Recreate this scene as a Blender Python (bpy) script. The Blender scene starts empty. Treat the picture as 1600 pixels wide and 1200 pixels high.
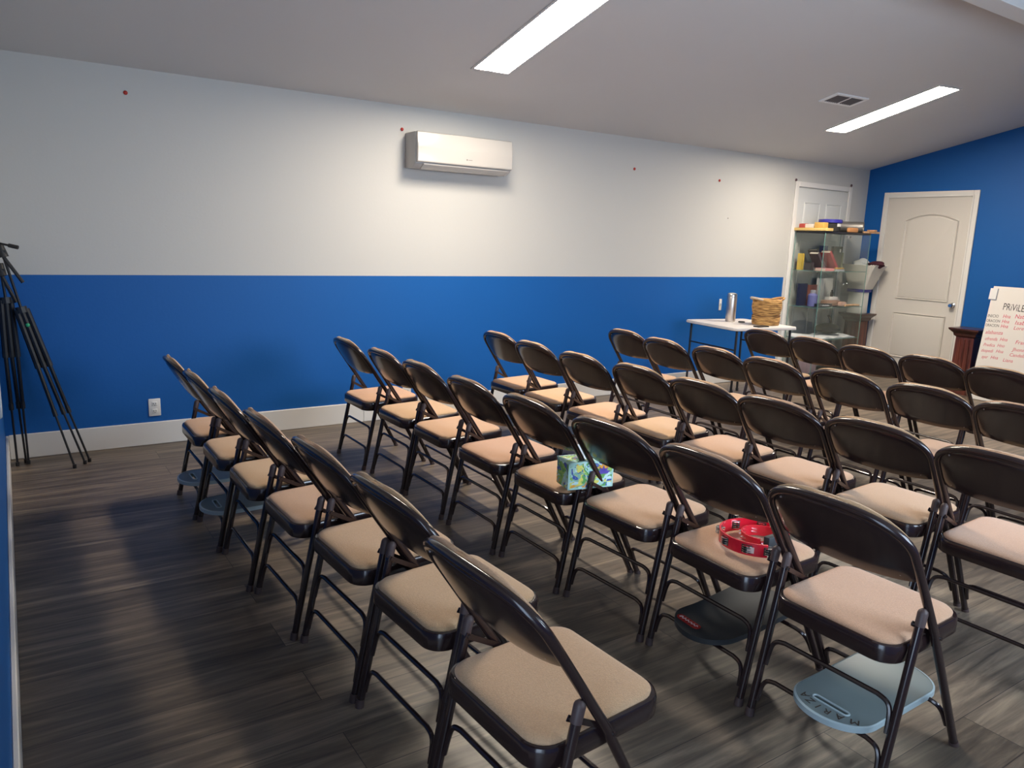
import bpy, bmesh, math, random
from mathutils import Vector, Matrix
from math import sin, cos, pi, radians
random.seed(4)
sc = bpy.context.scene
COL = sc.collection

# ------------------------------------------------------------------ camera
F_PX = 1181.7
YAW, PITCH, ROLL = 0.5908, 0.1906, 0.0365
CAM = Vector((0.06, -5.2816, 1.4115))
fw = Vector((sin(YAW) * cos(PITCH), cos(YAW) * cos(PITCH), -sin(PITCH)))
rt = Vector((cos(YAW), -sin(YAW), 0))
up = rt.cross(fw)
r2 = rt * cos(ROLL) + up * sin(ROLL)
u2 = -rt * sin(ROLL) + up * cos(ROLL)
cd = bpy.data.cameras.new('camera')
cam = bpy.data.objects.new('camera', cd)
COL.objects.link(cam)
M = Matrix.Identity(4)
for i in range(3):
    M[i][0] = r2[i]; M[i][1] = u2[i]; M[i][2] = -fw[i]; M[i][3] = CAM[i]
cam.matrix_world = M
cd.sensor_fit = 'HORIZONTAL'
cd.sensor_width = 36.0
cd.lens = 36.0 * F_PX / 1600.0
cd.clip_start = 0.02
sc.camera = cam

# ------------------------------------------------------------------ world, daylight, exposure
w = bpy.data.worlds.new('World'); sc.world = w; w.use_nodes = True
bg = w.node_tree.nodes['Background']
bg.inputs[0].default_value = (0.55, 0.72, 1.0, 1)
bg.inputs[1].default_value = 1.0
sc.view_settings.view_transform = 'Standard'
sc.view_settings.look = 'None'
sc.view_settings.gamma = 1
sc.view_settings.use_curve_mapping = False
sc.view_settings.exposure = 0.72
PANEL_STRENGTH = 62.0
PANEL_COLOR = (1.0, 0.88, 0.72)

def area(name, loc, target, sx, sy, power, color):
    ld = bpy.data.lights.new(name, 'AREA'); ld.shape = 'RECTANGLE'; ld.size = sx; ld.size_y = sy
    ld.energy = power; ld.color = color
    o = bpy.data.objects.new(name, ld); COL.objects.link(o); o.location = loc
    o.rotation_euler = (Vector(target) - Vector(loc)).to_track_quat('-Z', 'Y').to_euler()
    return o
area('daylight_back_window', (3.1, -6.25, 1.6), (2.8, -3.2, .2), 2.6, 1.2, 95, (0.72, 0.84, 1.0))
area('daylight_doorway', (-0.45, -5.3, 1.1), (3, -5.0, 0.9), 1.0, 1.9, 16, (0.62, 0.78, 1.0))

# ------------------------------------------------------------------ dimensions
L = 8.474; HC = 2.329; SL = 0.2154; HB = 1.099; BB = 0.149
YR = -3.0; YB = -6.0

# ------------------------------------------------------------------ materials
MATS = {}
def pmat(name, color, rough=0.5, metal=0.0, bump=0.0, bscale=200, spec=0.5, coat=0.0, var=0.0, vscale=6, sheen=0.0, trans=0.0, alpha=1.0, ior=1.45):
    if name in MATS: return MATS[name]
    m = bpy.data.materials.new(name); m.use_nodes = True
    nt = m.node_tree; b = nt.nodes['Principled BSDF']
    b.inputs['Base Color'].default_value = (*color, 1)
    b.inputs['Roughness'].default_value = rough
    b.inputs['Metallic'].default_value = metal
    b.inputs['Specular IOR Level'].default_value = spec
    b.inputs['Coat Weight'].default_value = coat
    b.inputs['Coat Roughness'].default_value = 0.12
    b.inputs['Sheen Weight'].default_value = sheen
    b.inputs['Transmission Weight'].default_value = trans
    b.inputs['Alpha'].default_value = alpha
    b.inputs['IOR'].default_value = ior
    tc = nt.nodes.new('ShaderNodeTexCoord')
    if var > 0:
        n = nt.nodes.new('ShaderNodeTexNoise'); n.inputs['Scale'].default_value = vscale; n.inputs['Detail'].default_value = 4
        nt.links.new(tc.outputs['Object'], n.inputs['Vector'])
        mx = nt.nodes.new('ShaderNodeMix'); mx.data_type = 'RGBA'
        mx.inputs['A'].default_value = (*[c * (1 - var) for c in color], 1)
        mx.inputs['B'].default_value = (*[min(1, c * (1 + var)) for c in color], 1)
        nt.links.new(n.outputs['Fac'], mx.inputs['Factor']); nt.links.new(mx.outputs['Result'], b.inputs['Base Color'])
    if bump > 0:
        n2 = nt.nodes.new('ShaderNodeTexNoise'); n2.inputs['Scale'].default_value = bscale; n2.inputs['Detail'].default_value = 3
        nt.links.new(tc.outputs['Object'], n2.inputs['Vector'])
        bp = nt.nodes.new('ShaderNodeBump'); bp.inputs['Strength'].default_value = bump; bp.inputs['Distance'].default_value = 0.004
        nt.links.new(n2.outputs['Fac'], bp.inputs['Height']); nt.links.new(bp.outputs['Normal'], b.inputs['Normal'])
    MATS[name] = m
    return m

WHITE_WALL = (0.54, 0.53, 0.505); BLUE = (0.004, 0.098, 0.36)
def wall_mat(name, two_tone=True, xlim=None):
    m = pmat(name, WHITE_WALL if two_tone else BLUE, 0.55, bump=0.12, bscale=60, spec=0.35)
    nt = m.node_tree; b = nt.nodes['Principled BSDF']
    tc = nt.nodes.new('ShaderNodeTexCoord')
    if two_tone:
        sp = nt.nodes.new('ShaderNodeSeparateXYZ'); nt.links.new(tc.outputs['Object'], sp.inputs[0])
        lt = nt.nodes.new('ShaderNodeMath'); lt.operation = 'LESS_THAN'; lt.inputs[1].default_value = HB
        nt.links.new(sp.outputs['Z'], lt.inputs[0])
        out = lt.outputs[0]
        if xlim:
            l2 = nt.nodes.new('ShaderNodeMath'); l2.operation = 'LESS_THAN'; l2.inputs[1].default_value = xlim
            nt.links.new(sp.outputs['X'], l2.inputs[0])
            mu = nt.nodes.new('ShaderNodeMath'); mu.operation = 'MULTIPLY'
            nt.links.new(out, mu.inputs[0]); nt.links.new(l2.outputs[0], mu.inputs[1]); out = mu.outputs[0]
        mx = nt.nodes.new('ShaderNodeMix'); mx.data_type = 'RGBA'
        mx.inputs['A'].default_value = (*WHITE_WALL, 1); mx.inputs['B'].default_value = (*BLUE, 1)
        nt.links.new(out, mx.inputs['Factor']); nt.links.new(mx.outputs['Result'], b.inputs['Base Color'])
    return m
M_WALL = wall_mat('two_tone_wall', True, 7.1)
M_WALLL = wall_mat('two_tone_wall_left', True)
M_BLUE = wall_mat('blue_wall', False)
M_CEIL = pmat('ceiling_paint', (0.64, 0.63, 0.625), 0.7, bump=0.1, bscale=80, var=0.03, vscale=1.2)
M_TRIM = pmat('white_trim', (0.72, 0.70, 0.67), 0.4, var=0.02, vscale=3)
M_DOOR = pmat('door_paint', (0.62, 0.585, 0.54), 0.42)
M_DOORW = pmat('door_paint_white', (0.62, 0.63, 0.62), 0.45)

def floor_mat():
    m = bpy.data.materials.new('plank_floor'); m.use_nodes = True; nt = m.node_tree; N = nt.nodes; K = nt.links
    b = N['Principled BSDF']
    tc = N.new('ShaderNodeTexCoord')
    br = N.new('ShaderNodeTexBrick'); br.offset = 0.37; br.offset_frequency = 2
    br.inputs['Scale'].default_value = 1; br.inputs['Mortar Size'].default_value = 0.0012
    br.inputs['Brick Width'].default_value = 1.22; br.inputs['Row Height'].default_value = 0.18
    br.inputs['Color1'].default_value = (0.0, 0, 0, 1); br.inputs['Color2'].default_value = (1, 1, 1, 1); br.inputs['Mortar'].default_value = (0.5, .5, .5, 1)
    br.inputs['Bias'].default_value = 0.0
    K.new(tc.outputs['Object'], br.inputs['Vector'])
    # grain, stretched along the plank, shifted per plank
    mp = N.new('ShaderNodeMapping'); mp.inputs['Scale'].default_value = (1.3, 16, 1)
    K.new(tc.outputs['Object'], mp.inputs['Vector'])
    ad = N.new('ShaderNodeVectorMath'); ad.operation = 'ADD'
    sc_ = N.new('ShaderNodeVectorMath'); sc_.operation = 'SCALE'; sc_.inputs['Scale'].default_value = 13.0
    K.new(br.outputs['Color'], sc_.inputs[0]); K.new(mp.outputs[0], ad.inputs[0]); K.new(sc_.outputs[0], ad.inputs[1])
    n1 = N.new('ShaderNodeTexNoise'); n1.inputs['Scale'].default_value = 1.6; n1.inputs['Detail'].default_value = 7; n1.inputs['Roughness'].default_value = 0.62; n1.inputs['Distortion'].default_value = 0.6
    K.new(ad.outputs[0], n1.inputs['Vector'])
    cr = N.new('ShaderNodeValToRGB'); e = cr.color_ramp.elements
    e[0].position = 0.28; e[0].color = (0.055, 0.043, 0.035, 1); e[1].position = 0.74; e[1].color = (0.31, 0.24, 0.17, 1)
    x = e.new(0.5); x.color = (0.145, 0.112, 0.084, 1)
    K.new(n1.outputs['Fac'], cr.inputs['Fac'])
    hs = N.new('ShaderNodeMix'); hs.data_type = 'RGBA'; hs.blend_type = 'MULTIPLY'; hs.inputs['Factor'].default_value = 1
    mr = N.new('ShaderNodeMapRange'); mr.inputs['To Min'].default_value = 0.72; mr.inputs['To Max'].default_value = 1.18
    K.new(br.outputs['Color'], mr.inputs['Value'])
    K.new(cr.outputs['Color'], hs.inputs['A']); K.new(mr.outputs['Result'], hs.inputs['B'])
    dk = N.new('ShaderNodeMix'); dk.data_type = 'RGBA'; dk.inputs['B'].default_value = (0.03, 0.026, 0.024, 1)
    K.new(br.outputs['Fac'], dk.inputs['Factor']); K.new(hs.outputs['Result'], dk.inputs['A'])
    K.new(dk.outputs['Result'], b.inputs['Base Color'])
    b.inputs['Roughness'].default_value = 0.42
    b.inputs['Specular IOR Level'].default_value = 0.45
    bp = N.new('ShaderNodeBump'); bp.inputs['Strength'].default_value = 0.12; bp.inputs['Distance'].default_value = 0.003
    K.new(n1.outputs['Fac'], bp.inputs['Height']); K.new(bp.outputs['Normal'], b.inputs['Normal'])
    return m
M_FLOOR = floor_mat()

M_METAL = pmat('brown_enamel', (0.022, 0.012, 0.012), 0.2, spec=0.5, coat=0.35)
M_RIV = pmat('rivet_metal', (.35, .30, .29), .35, metal=.8)
M_CAP = pmat('brown_plastic', (0.065, 0.042, 0.040), 0.5)
M_STEEL = pmat('steel', (0.62, 0.60, 0.57), 0.28, metal=1.0)
M_CHROME = pmat('chrome', (0.8, 0.8, 0.78), 0.12, metal=1.0)
M_BLACK = pmat('black_metal', (0.012, 0.012, 0.015), 0.4)
M_BPLAS = pmat('black_plastic', (0.02, 0.02, 0.022), 0.45)

def fabric_mat():
    m = pmat('tan_fabric', (0.50, 0.36, 0.245), 0.9, bump=0.5, bscale=420, sheen=0.3, spec=0.2)
    nt = m.node_tree; b = nt.nodes['Principled BSDF']
    oi = nt.nodes.new('ShaderNodeObjectInfo')
    tc = nt.nodes.new('ShaderNodeTexCoord')
    n = nt.nodes.new('ShaderNodeTexNoise'); n.inputs['Scale'].default_value = 260; n.inputs['Detail'].default_value = 2
    nt.links.new(tc.outputs['Object'], n.inputs['Vector'])
    mx = nt.nodes.new('ShaderNodeMix'); mx.data_type = 'RGBA'
    mx.inputs['A'].default_value = (0.66, 0.43, 0.235, 1); mx.inputs['B'].default_value = (0.68, 0.395, 0.245, 1)
    nt.links.new(oi.outputs['Random'], mx.inputs['Factor'])
    m2 = nt.nodes.new('ShaderNodeMix'); m2.data_type = 'RGBA'; m2.blend_type = 'MULTIPLY'; m2.inputs['Factor'].default_value = 0.35
    nt.links.new(mx.outputs['Result'], m2.inputs['A']); nt.links.new(n.outputs['Fac'], m2.inputs['B'])
    nt.links.new(m2.outputs['Result'], b.inputs['Base Color'])
    return m
M_FAB = fabric_mat()

def glass_mat(name, tint, fac, rough=0.0):
    m = bpy.data.materials.new(name); m.use_nodes = True; nt = m.node_tree; N = nt.nodes
    N.remove(N['Principled BSDF']); out = N['Material Output']
    tr = N.new('ShaderNodeBsdfTransparent'); tr.inputs[0].default_value = (*tint, 1)
    gl = N.new('ShaderNodeBsdfGlossy'); gl.inputs['Roughness'].default_value = rough; gl.inputs[0].default_value = (.9, 1, .97, 1)
    fr = N.new('ShaderNodeFresnel'); fr.inputs[0].default_value = 1.5
    mr = N.new('ShaderNodeMath'); mr.operation = 'MULTIPLY'; mr.inputs[1].default_value = fac; mr.use_clamp = True
    mx = N.new('ShaderNodeMixShader')
    nt.links.new(fr.outputs[0], mr.inputs[0]); nt.links.new(mr.outputs[0], mx.inputs[0])
    nt.links.new(tr.outputs[0], mx.inputs[1]); nt.links.new(gl.outputs[0], mx.inputs[2]); nt.links.new(mx.outputs[0], out.inputs[0])
    return m
M_GLASS = glass_mat('cabinet_glass', (0.984, 0.994, 0.990), .12)
M_GEDGE = pmat('glass_edge', (0.12, 0.25, 0.22), 0.2)
M_WIN = glass_mat('window_glass', (0.97, 0.99, 1.0), 1.0)

def frosted_mat():
    m = bpy.data.materials.new('frosted_acrylic'); m.use_nodes = True; nt = m.node_tree; N = nt.nodes
    b = N['Principled BSDF']; out = N['Material Output']
    b.inputs['Base Color'].default_value = (0.20, 0.245, 0.25, 1); b.inputs['Roughness'].default_value = 0.35
    tr = N.new('ShaderNodeBsdfTransparent'); tr.inputs[0].default_value = (0.62, 0.75, 0.75, 1)
    mx = N.new('ShaderNodeMixShader'); mx.inputs[0].default_value = 0.8
    nt.links.new(tr.outputs[0], mx.inputs[1]); nt.links.new(b.outputs[0], mx.inputs[2]); nt.links.new(mx.outputs[0], out.inputs[0])
    return m
M_FROST = frosted_mat(); M_FEDGE = pmat('acrylic_edge', (.36, .44, .46), .3)

def emis(name, color, s):
    m = bpy.data.materials.new(name); m.use_nodes = True; b = m.node_tree.nodes['Principled BSDF']
    b.inputs['Base Color'].default_value = (0.8, 0.8, 0.8, 1)
    b.inputs['Emission Color'].default_value = (*color, 1); b.inputs['Emission Strength'].default_value = s
    return m
M_PANEL = emis('led_panel', PANEL_COLOR, PANEL_STRENGTH)

def wood_mat(name, c1, c2, rough=0.35, scale=(30, 30, 2.0)):
    m = bpy.data.materials.new(name); m.use_nodes = True; nt = m.node_tree; N = nt.nodes; b = N['Principled BSDF']
    tc = N.new('ShaderNodeTexCoord'); mp = N.new('ShaderNodeMapping'); mp.inputs['Scale'].default_value = scale
    n = N.new('ShaderNodeTexNoise'); n.inputs['Scale'].default_value = 1; n.inputs['Detail'].default_value = 5; n.inputs['Distortion'].default_value = 1.0
    cr = N.new('ShaderNodeValToRGB'); cr.color_ramp.elements[0].color = (*c1, 1); cr.color_ramp.elements[1].color = (*c2, 1)
    cr.color_ramp.elements[0].position = 0.35; cr.color_ramp.elements[1].position = 0.68
    nt.links.new(tc.outputs['Object'], mp.inputs[0]); nt.links.new(mp.outputs[0], n.inputs[0]); nt.links.new(n.outputs[0], cr.inputs[0])
    nt.links.new(cr.outputs[0], b.inputs['Base Color']); b.inputs['Roughness'].default_value = rough; b.inputs['Coat Weight'].default_value = 0.3
    return m
M_MAHOG = wood_mat('mahogany', (0.05, 0.011, 0.007), (0.16, 0.040, 0.024))
M_MAHOGD = wood_mat('mahogany_dark', (0.035, 0.010, 0.008), (0.08, 0.022, 0.015))
M_PINE = wood_mat('pine', (0.62, 0.40, 0.15), (0.75, 0.53, 0.24), 0.5)
M_DRIFT = wood_mat('orange_wood', (0.50, 0.24, 0.10), (0.72, 0.45, 0.25), 0.6)

def floral_mat():
    m = bpy.data.materials.new('floral_print'); m.use_nodes = True; nt = m.node_tree; N = nt.nodes; b = N['Principled BSDF']
    tc = N.new('ShaderNodeTexCoord')
    n0 = N.new('ShaderNodeTexNoise'); n0.inputs['Scale'].default_value = 14; n0.inputs['Distortion'].default_value = 2.2
    v = N.new('ShaderNodeTexVoronoi'); v.inputs['Scale'].default_value = 42
    ad = N.new('ShaderNodeMix'); ad.data_type = 'VECTOR'; ad.inputs['Factor'].default_value = 0.12
    nt.links.new(tc.outputs['Object'], n0.inputs['Vector'])
    nt.links.new(tc.outputs['Object'], ad.inputs['A']); nt.links.new(n0.outputs['Color'], ad.inputs['B'])
    nt.links.new(ad.outputs['Result'], v.inputs['Vector'])
    cr = N.new('ShaderNodeValToRGB'); cr.color_ramp.interpolation = 'CONSTANT'
    cols = [(0.0, (.12, .38, .10)), (0.17, (.05, .10, .42)), (0.30, (.40, .68, .62)), (0.45, (.75, .72, .16)), (0.56, (.30, .55, .12)), (0.68, (.55, .78, .80)), (0.82, (.80, .38, .06)), (0.88, (.24, .50, .40))]
    e = cr.color_ramp.elements; e[0].position = 0; e[0].color = (*cols[0][1], 1); e[1].position = cols[1][0]; e[1].color = (*cols[1][1], 1)
    for p, c in cols[2:]:
        k = e.new(p); k.color = (*c, 1)
    sp = N.new('ShaderNodeSeparateColor'); nt.links.new(v.outputs['Color'], sp.inputs[0]); nt.links.new(sp.outputs[0], cr.inputs[0])
    nt.links.new(cr.outputs[0], b.inputs['Base Color']); b.inputs['Roughness'].default_value = 0.4
    return m
def basket_mat():
    m = pmat('woven_straw', (0.50, 0.28, 0.10), 0.75)
    nt = m.node_tree; N = nt.nodes; b = N['Principled BSDF']
    tc = N.new('ShaderNodeTexCoord'); mp = N.new('ShaderNodeMapping'); mp.inputs['Scale'].default_value = (16, 16, 110)
    n = N.new('ShaderNodeTexNoise'); n.inputs['Scale'].default_value = 1; n.inputs['Detail'].default_value = 3
    cr = N.new('ShaderNodeValToRGB'); cr.color_ramp.elements[0].color = (.16, .065, .02, 1); cr.color_ramp.elements[1].color = (.66, .38, .13, 1)
    cr.color_ramp.elements[0].position = .3; cr.color_ramp.elements[1].position = .62
    nt.links.new(tc.outputs['Object'], mp.inputs[0]); nt.links.new(mp.outputs[0], n.inputs[0]); nt.links.new(n.outputs[0], cr.inputs[0]); nt.links.new(cr.outputs[0], b.inputs['Base Color'])
    bp = N.new('ShaderNodeBump'); bp.inputs['Strength'].default_value = .6; bp.inputs['Distance'].default_value = .004
    nt.links.new(n.outputs[0], bp.inputs['Height']); nt.links.new(bp.outputs[0], b.inputs['Normal'])
    return m

# ------------------------------------------------------------------ geometry helpers
def add_box(bm, x0, x1, y0, y1, z0, z1, bev=0.0, seg=2):
    vs = [bm.verts.new((x, y, z)) for x in (x0, x1) for y in (y0, y1) for z in (z0, z1)]
    fs = []
    for idx in ((0, 1, 3, 2), (4, 6, 7, 5), (0, 4, 5, 1), (2, 3, 7, 6), (0, 2, 6, 4), (1, 5, 7, 3)):
        fs.append(bm.faces.new([vs[i] for i in idx]))
    if bev > 0:
        es = list({e for f in fs for e in f.edges})
        bmesh.ops.bevel(bm, geom=es, offset=bev, segments=seg, profile=0.5, affect='EDGES')
    return vs
def box(x0, x1, y0, y1, z0, z1, bev=0.0, seg=2):
    bm = bmesh.new(); add_box(bm, x0, x1, y0, y1, z0, z1, bev, seg); return bm
def add_tube(bm, pts, r, n=10, cap=True, rads=None):
    pts = [Vector(p) for p in pts]
    m = len(pts); rings = []
    t0 = (pts[1] - pts[0]).normalized()
    ref = Vector((0, 0, 1)) if abs(t0.z) < 0.9 else Vector((1, 0, 0))
    nrm = t0.cross(ref).normalized()
    for i, p in enumerate(pts):
        if i == 0: t = pts[1] - p
        elif i == m - 1: t = p - pts[i - 1]
        else: t = (pts[i + 1] - p).normalized() + (p - pts[i - 1]).normalized()
        t.normalize()
        nrm = (nrm - t * nrm.dot(t)).normalized(); bn = t.cross(nrm)
        rr = rads[i] if rads else r
        rings.append([bm.verts.new(p + (nrm * cos(2 * pi * k / n) + bn * sin(2 * pi * k / n)) * rr) for k in range(n)])
    for a, b_ in zip(rings, rings[1:]):
        for k in range(n):
            bm.faces.new((a[k], a[(k + 1) % n], b_[(k + 1) % n], b_[k]))
    if cap:
        bm.faces.new(rings[0][::-1]); bm.faces.new(rings[-1])
def tube(pts, r, n=10, cap=True, rads=None):
    bm = bmesh.new(); add_tube(bm, pts, r, n, cap, rads); return bm
def smooth(pts, k=4):
    P = [Vector(p) for p in pts]; out = []
    for i in range(len(P) - 1):
        p0 = P[max(i - 1, 0)]; p1 = P[i]; p2 = P[i + 1]; p3 = P[min(i + 2, len(P) - 1)]
        for j in range(k):
            t = j / k
            out.append(0.5 * ((2 * p1) + (p2 - p0) * t + (2 * p0 - 5 * p1 + 4 * p2 - p3) * t * t + (3 * p1 - p0 - 3 * p2 + p3) * t ** 3))
    out.append(P[-1]); return out
def add_lathe(bm, prof, n=24, cx=0, cy=0, a0=0, axis='z'):
    rings = []
    for r, z in prof:
        ring = []
        for k in range(n):
            a = 2 * pi * k / n + a0
            if axis == 'z': c = (cx + r * cos(a), cy + r * sin(a), z)
            else: c = (z, cx + r * cos(a), cy + r * sin(a))
            ring.append(bm.verts.new(c))
        rings.append(ring)
    for a, b_ in zip(rings, rings[1:]):
        for k in range(n): bm.faces.new((a[k], a[(k + 1) % n], b_[(k + 1) % n], b_[k]))
    bm.faces.new(rings[0][::-1]); bm.faces.new(rings[-1])
def lathe(prof, n=24, **k):
    bm = bmesh.new(); add_lathe(bm, prof, n, **k); return bm
def loops_bm(loops, cap0=True, cap1=True):
    bm = bmesh.new(); R = [[bm.verts.new(p) for p in l] for l in loops]; n = len(R[0])
    for a, b_ in zip(R, R[1:]):
        for k in range(n): bm.faces.new((a[k], a[(k + 1) % n], b_[(k + 1) % n], b_[k]))
    if cap0: bm.faces.new(R[0][::-1])
    if cap1: bm.faces.new(R[-1])
    return bm
def rrect(x0, x1, y0, y1, rad, seg=6):
    pts = []
    for cx, cy, a0 in ((x1 - rad, y1 - rad, 0), (x0 + rad, y1 - rad, 90), (x0 + rad, y0 + rad, 180), (x1 - rad, y0 + rad, 270)):
        for i in range(seg + 1):
            a = radians(a0 + 90 * i / seg); pts.append((cx + rad * cos(a), cy + rad * sin(a)))
    return pts
def obj(name, bm, mat, parent=None, sharp=35, loc=None, flat=False):
    me = bpy.data.meshes.new(name)
    bmesh.ops.recalc_face_normals(bm, faces=bm.faces)
    for f in bm.faces: f.smooth = not flat
    bm.to_mesh(me); bm.free()
    if not flat: me.set_sharp_from_angle(angle=radians(sharp))
    me.materials.append(mat)
    o = bpy.data.objects.new(name, me); COL.objects.link(o)
    if parent: o.parent = parent
    if loc: o.location = loc
    return o
def tag(o, label, cat, group=None, kind=None):
    o['label'] = label; o['category'] = cat
    if group: o['group'] = group
    if kind: o['kind'] = kind
    return o
def thing(name, label, cat, loc=(0, 0, 0), rz=0, group=None):
    o = bpy.data.objects.new(name, None); o.empty_display_size = 0.05; COL.objects.link(o)
    o.location = loc; o.rotation_euler = (0, 0, rz)
    return tag(o, label, cat, group)
def struct(name, bm, mat, parent=None, flat=True):
    o = obj(name, bm, mat, parent, flat=flat)
    if not parent: o['kind'] = 'structure'
    return o
def copy_tree(o, parent=None):
    c = o.copy(); COL.objects.link(c)
    if parent: c.parent = parent
    for ch in list(o.children): copy_tree(ch, c)
    return c
def text_bm(items, extr=0.0006):
    """items: (string, x, y, size, rot, shear[, width]) -> one bmesh lying in local XY"""
    out = bmesh.new()
    for s, x, y, size, rot, xs, *wd in items:
        cu = bpy.data.curves.new('t', 'FONT'); cu.body = s; cu.size = size; cu.extrude = extr; cu.resolution_u = 2; cu.shear = xs
        to = bpy.data.objects.new('t', cu); COL.objects.link(to)
        bpy.context.view_layer.update()
        me = bpy.data.meshes.new_from_object(to.evaluated_get(bpy.context.evaluated_depsgraph_get()))
        if wd:
            k_ = wd[0] / max(v.co.x for v in me.vertices)
            me.transform(Matrix.Diagonal((k_, 1, 1, 1)))
        me.transform(Matrix.Translation((x, y, 0)) @ Matrix.Rotation(rot, 4, 'Z'))
        out.from_mesh(me)
        bpy.data.objects.remove(to); bpy.data.curves.remove(cu); bpy.data.meshes.remove(me)
    return out

# ------------------------------------------------------------------ room shell
def cz(y): return HC - SL * y if y > YR else HC - SL * YR - SL * (YR - y)
T = 0.12
struct('floor', box(-1.4, L + T, YB - T, T, -0.1, 0.0), M_FLOOR)
struct('wall_far', box(-T, L + T, 0.0, T, 0.0, HC + 0.1), M_WALL)
def gable(x0, x1, ya=0.0, yb=YB, z0=0.0):
    bm = bmesh.new()
    prof = [(ya, z0), (ya, cz(ya) + .05), (YR, cz(YR) + .05), (yb, cz(yb) + .05), (yb, z0)]
    A = [bm.verts.new((x0, y, z)) for y, z in prof]; B = [bm.verts.new((x1, y, z)) for y, z in prof]
    bm.faces.new(A); bm.faces.new(B[::-1])
    for i in range(5): bm.faces.new((A[i], B[i], B[(i + 1) % 5], A[(i + 1) % 5]))
    return bm
struct('wall_right', gable(L, L + T), M_BLUE)
# left wall, with the doorway the picture is taken from
DY0, DY1, DZ = -4.72, -5.82, 2.05
bm = bmesh.new()
add_box(bm, -T, -0.015, DY0, 0, 0, DZ)
add_box(bm, -T, -0.015, YB, DY1, 0, DZ)
prof = [(0, DZ), (0, cz(0) + .05), (YR, cz(YR) + .05), (YB, cz(YB) + .05), (YB, DZ)]
A = [bm.verts.new((-T, y, z)) for y, z in prof]; B = [bm.verts.new((-0.015, y, z)) for y, z in prof]
bm.faces.new(A); bm.faces.new(B[::-1])
for i in range(5): bm.faces.new((A[i], B[i], B[(i + 1) % 5], A[(i + 1) % 5]))
struct('wall_left', bm, M_WALLL)
# wall behind the camera with a window
WX0, WX1, WZ0, WZ1 = 1.75, 4.45, 0.9, 2.15
bm = bmesh.new()
add_box(bm, -T, WX0, YB - T, YB, 0, 2.45); add_box(bm, WX1, L + T, YB - T, YB, 0, 2.45)
add_box(bm, WX0, WX1, YB - T, YB, 0, WZ0); add_box(bm, WX0, WX1, YB - T, YB, WZ1, 2.45)
struct('wall_near', bm, M_WALLL)
wf = bmesh.new()
for a in ((WX0, WX0 + .05, WZ0, WZ1), (WX1 - .05, WX1, WZ0, WZ1), (WX0, WX1, WZ0, WZ0 + .05), (WX0, WX1, WZ1 - .05, WZ1), (3.07, 3.13, WZ0, WZ1)):
    add_box(wf, a[0], a[1], YB - .09, YB - .03, a[2], a[3])
wo = struct('window_1', wf, M_TRIM)
obj('window_pane', box(WX0 + .04, WX1 - .04, YB - .065, YB - .06, WZ0 + .04, WZ1 - .04), M_WIN, wo)
bm = bmesh.new()
for ya, yb in ((0.12, YR), (YR, YB - T)):
    za = cz(min(ya, 0)) if ya <= 0 else HC - SL * ya
    zb = cz(yb)
    v = [bm.verts.new(p) for p in ((-T, ya, za), (L + T, ya, za), (L + T, yb, zb), (-T, yb, zb), (-T, ya, za + .1), (L + T, ya, za + .1), (L + T, yb, zb + .1), (-T, yb, zb + .1))]
    for f in ((0, 1, 2, 3), (7, 6, 5, 4), (0, 4, 5, 1), (1, 5, 6, 2), (2, 6, 7, 3), (3, 7, 4, 0)): bm.faces.new([v[i] for i in f])
struct('ceiling', bm, M_CEIL)
struct('trim_1', box(0, L, -3.065, -2.935, 2.75, 3.02, 0.004), M_CEIL)   # ridge beam
# baseboards
def bb_bm(parts):
    bm = bmesh.new()
    for a in parts: add_box(bm, *a, bev=0.003, seg=1)
    return bm
struct('baseboard_far', bb_bm([(0, 2.245, -.016, 0, 0, BB), (2.247, 7.13, -.016, 0, 0, BB), (8.16, L, -.016, 0, 0, BB)]), M_TRIM)
struct('baseboard_left', bb_bm([(-.015, 0.0, DY0, -.016, 0, BB)]), M_TRIM)
struct('baseboard_right', bb_bm([(L - .016, L, -.21, -.016, 0, BB), (L - .016, L, YB, -1.26, 0, BB)]), M_TRIM)
# doorway casing next to the camera
bm = bmesh.new()
add_box(bm, -T, 0.0, DY0, DY0 + .0, 0, .01) if False else None
add_box(bm, -T, -0.014, DY0 - .02, DY0, 0, DZ); add_box(bm, -T, -0.014, DY1, DY1 + .02, 0, DZ); add_box(bm, -T, -.014, DY1, DY0, DZ - .02, DZ)
struct('trim_2', bm, M_TRIM)

def ring_bm(outer, inner_off, h, to3):
    """moulding ring following a closed outline; to3(u,v,h) -> xyz"""
    c = [sum(p[i] for p in outer) / len(outer) for i in (0, 1)]
    def off(d):
        res = []; n = len(outer)
        for i, p in enumerate(outer):
            a = Vector(outer[i - 1]); b_ = Vector(outer[(i + 1) % n]); t = (b_ - a).normalized(); nn = Vector((-t.y, t.x))
            if nn.dot(Vector(c) - Vector(p)) < 0: nn = -nn
            res.append(Vector(p) + nn * d)
        return res
    bm = bmesh.new(); R = []
    for d, hh in ((0, 0), (.006, h), (.016, h * .2), (.024, -0.000), (.034, h * .5), (.05, h * .7)):
        R.append([bm.verts.new(to3(p[0], p[1], hh)) for p in off(d)])
    n = len(outer)
    for a, b_ in zip(R, R[1:]):
        for k in range(n): bm.faces.new((a[k], a[(k + 1) % n], b_[(k + 1) % n], b_[k]))
    bm.faces.new(R[-1])
    return bm

def casing(bm, a0, a1, z1, wd, mk):
    """mk(a_lo,a_hi,z_lo,z_hi) adds a box; flat casing around an opening"""
    mk(a0, a0 + wd, 0, z1); mk(a1 - wd, a1, 0, z1); mk(a0 + wd, a1 - wd, z1 - wd, z1)

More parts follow.
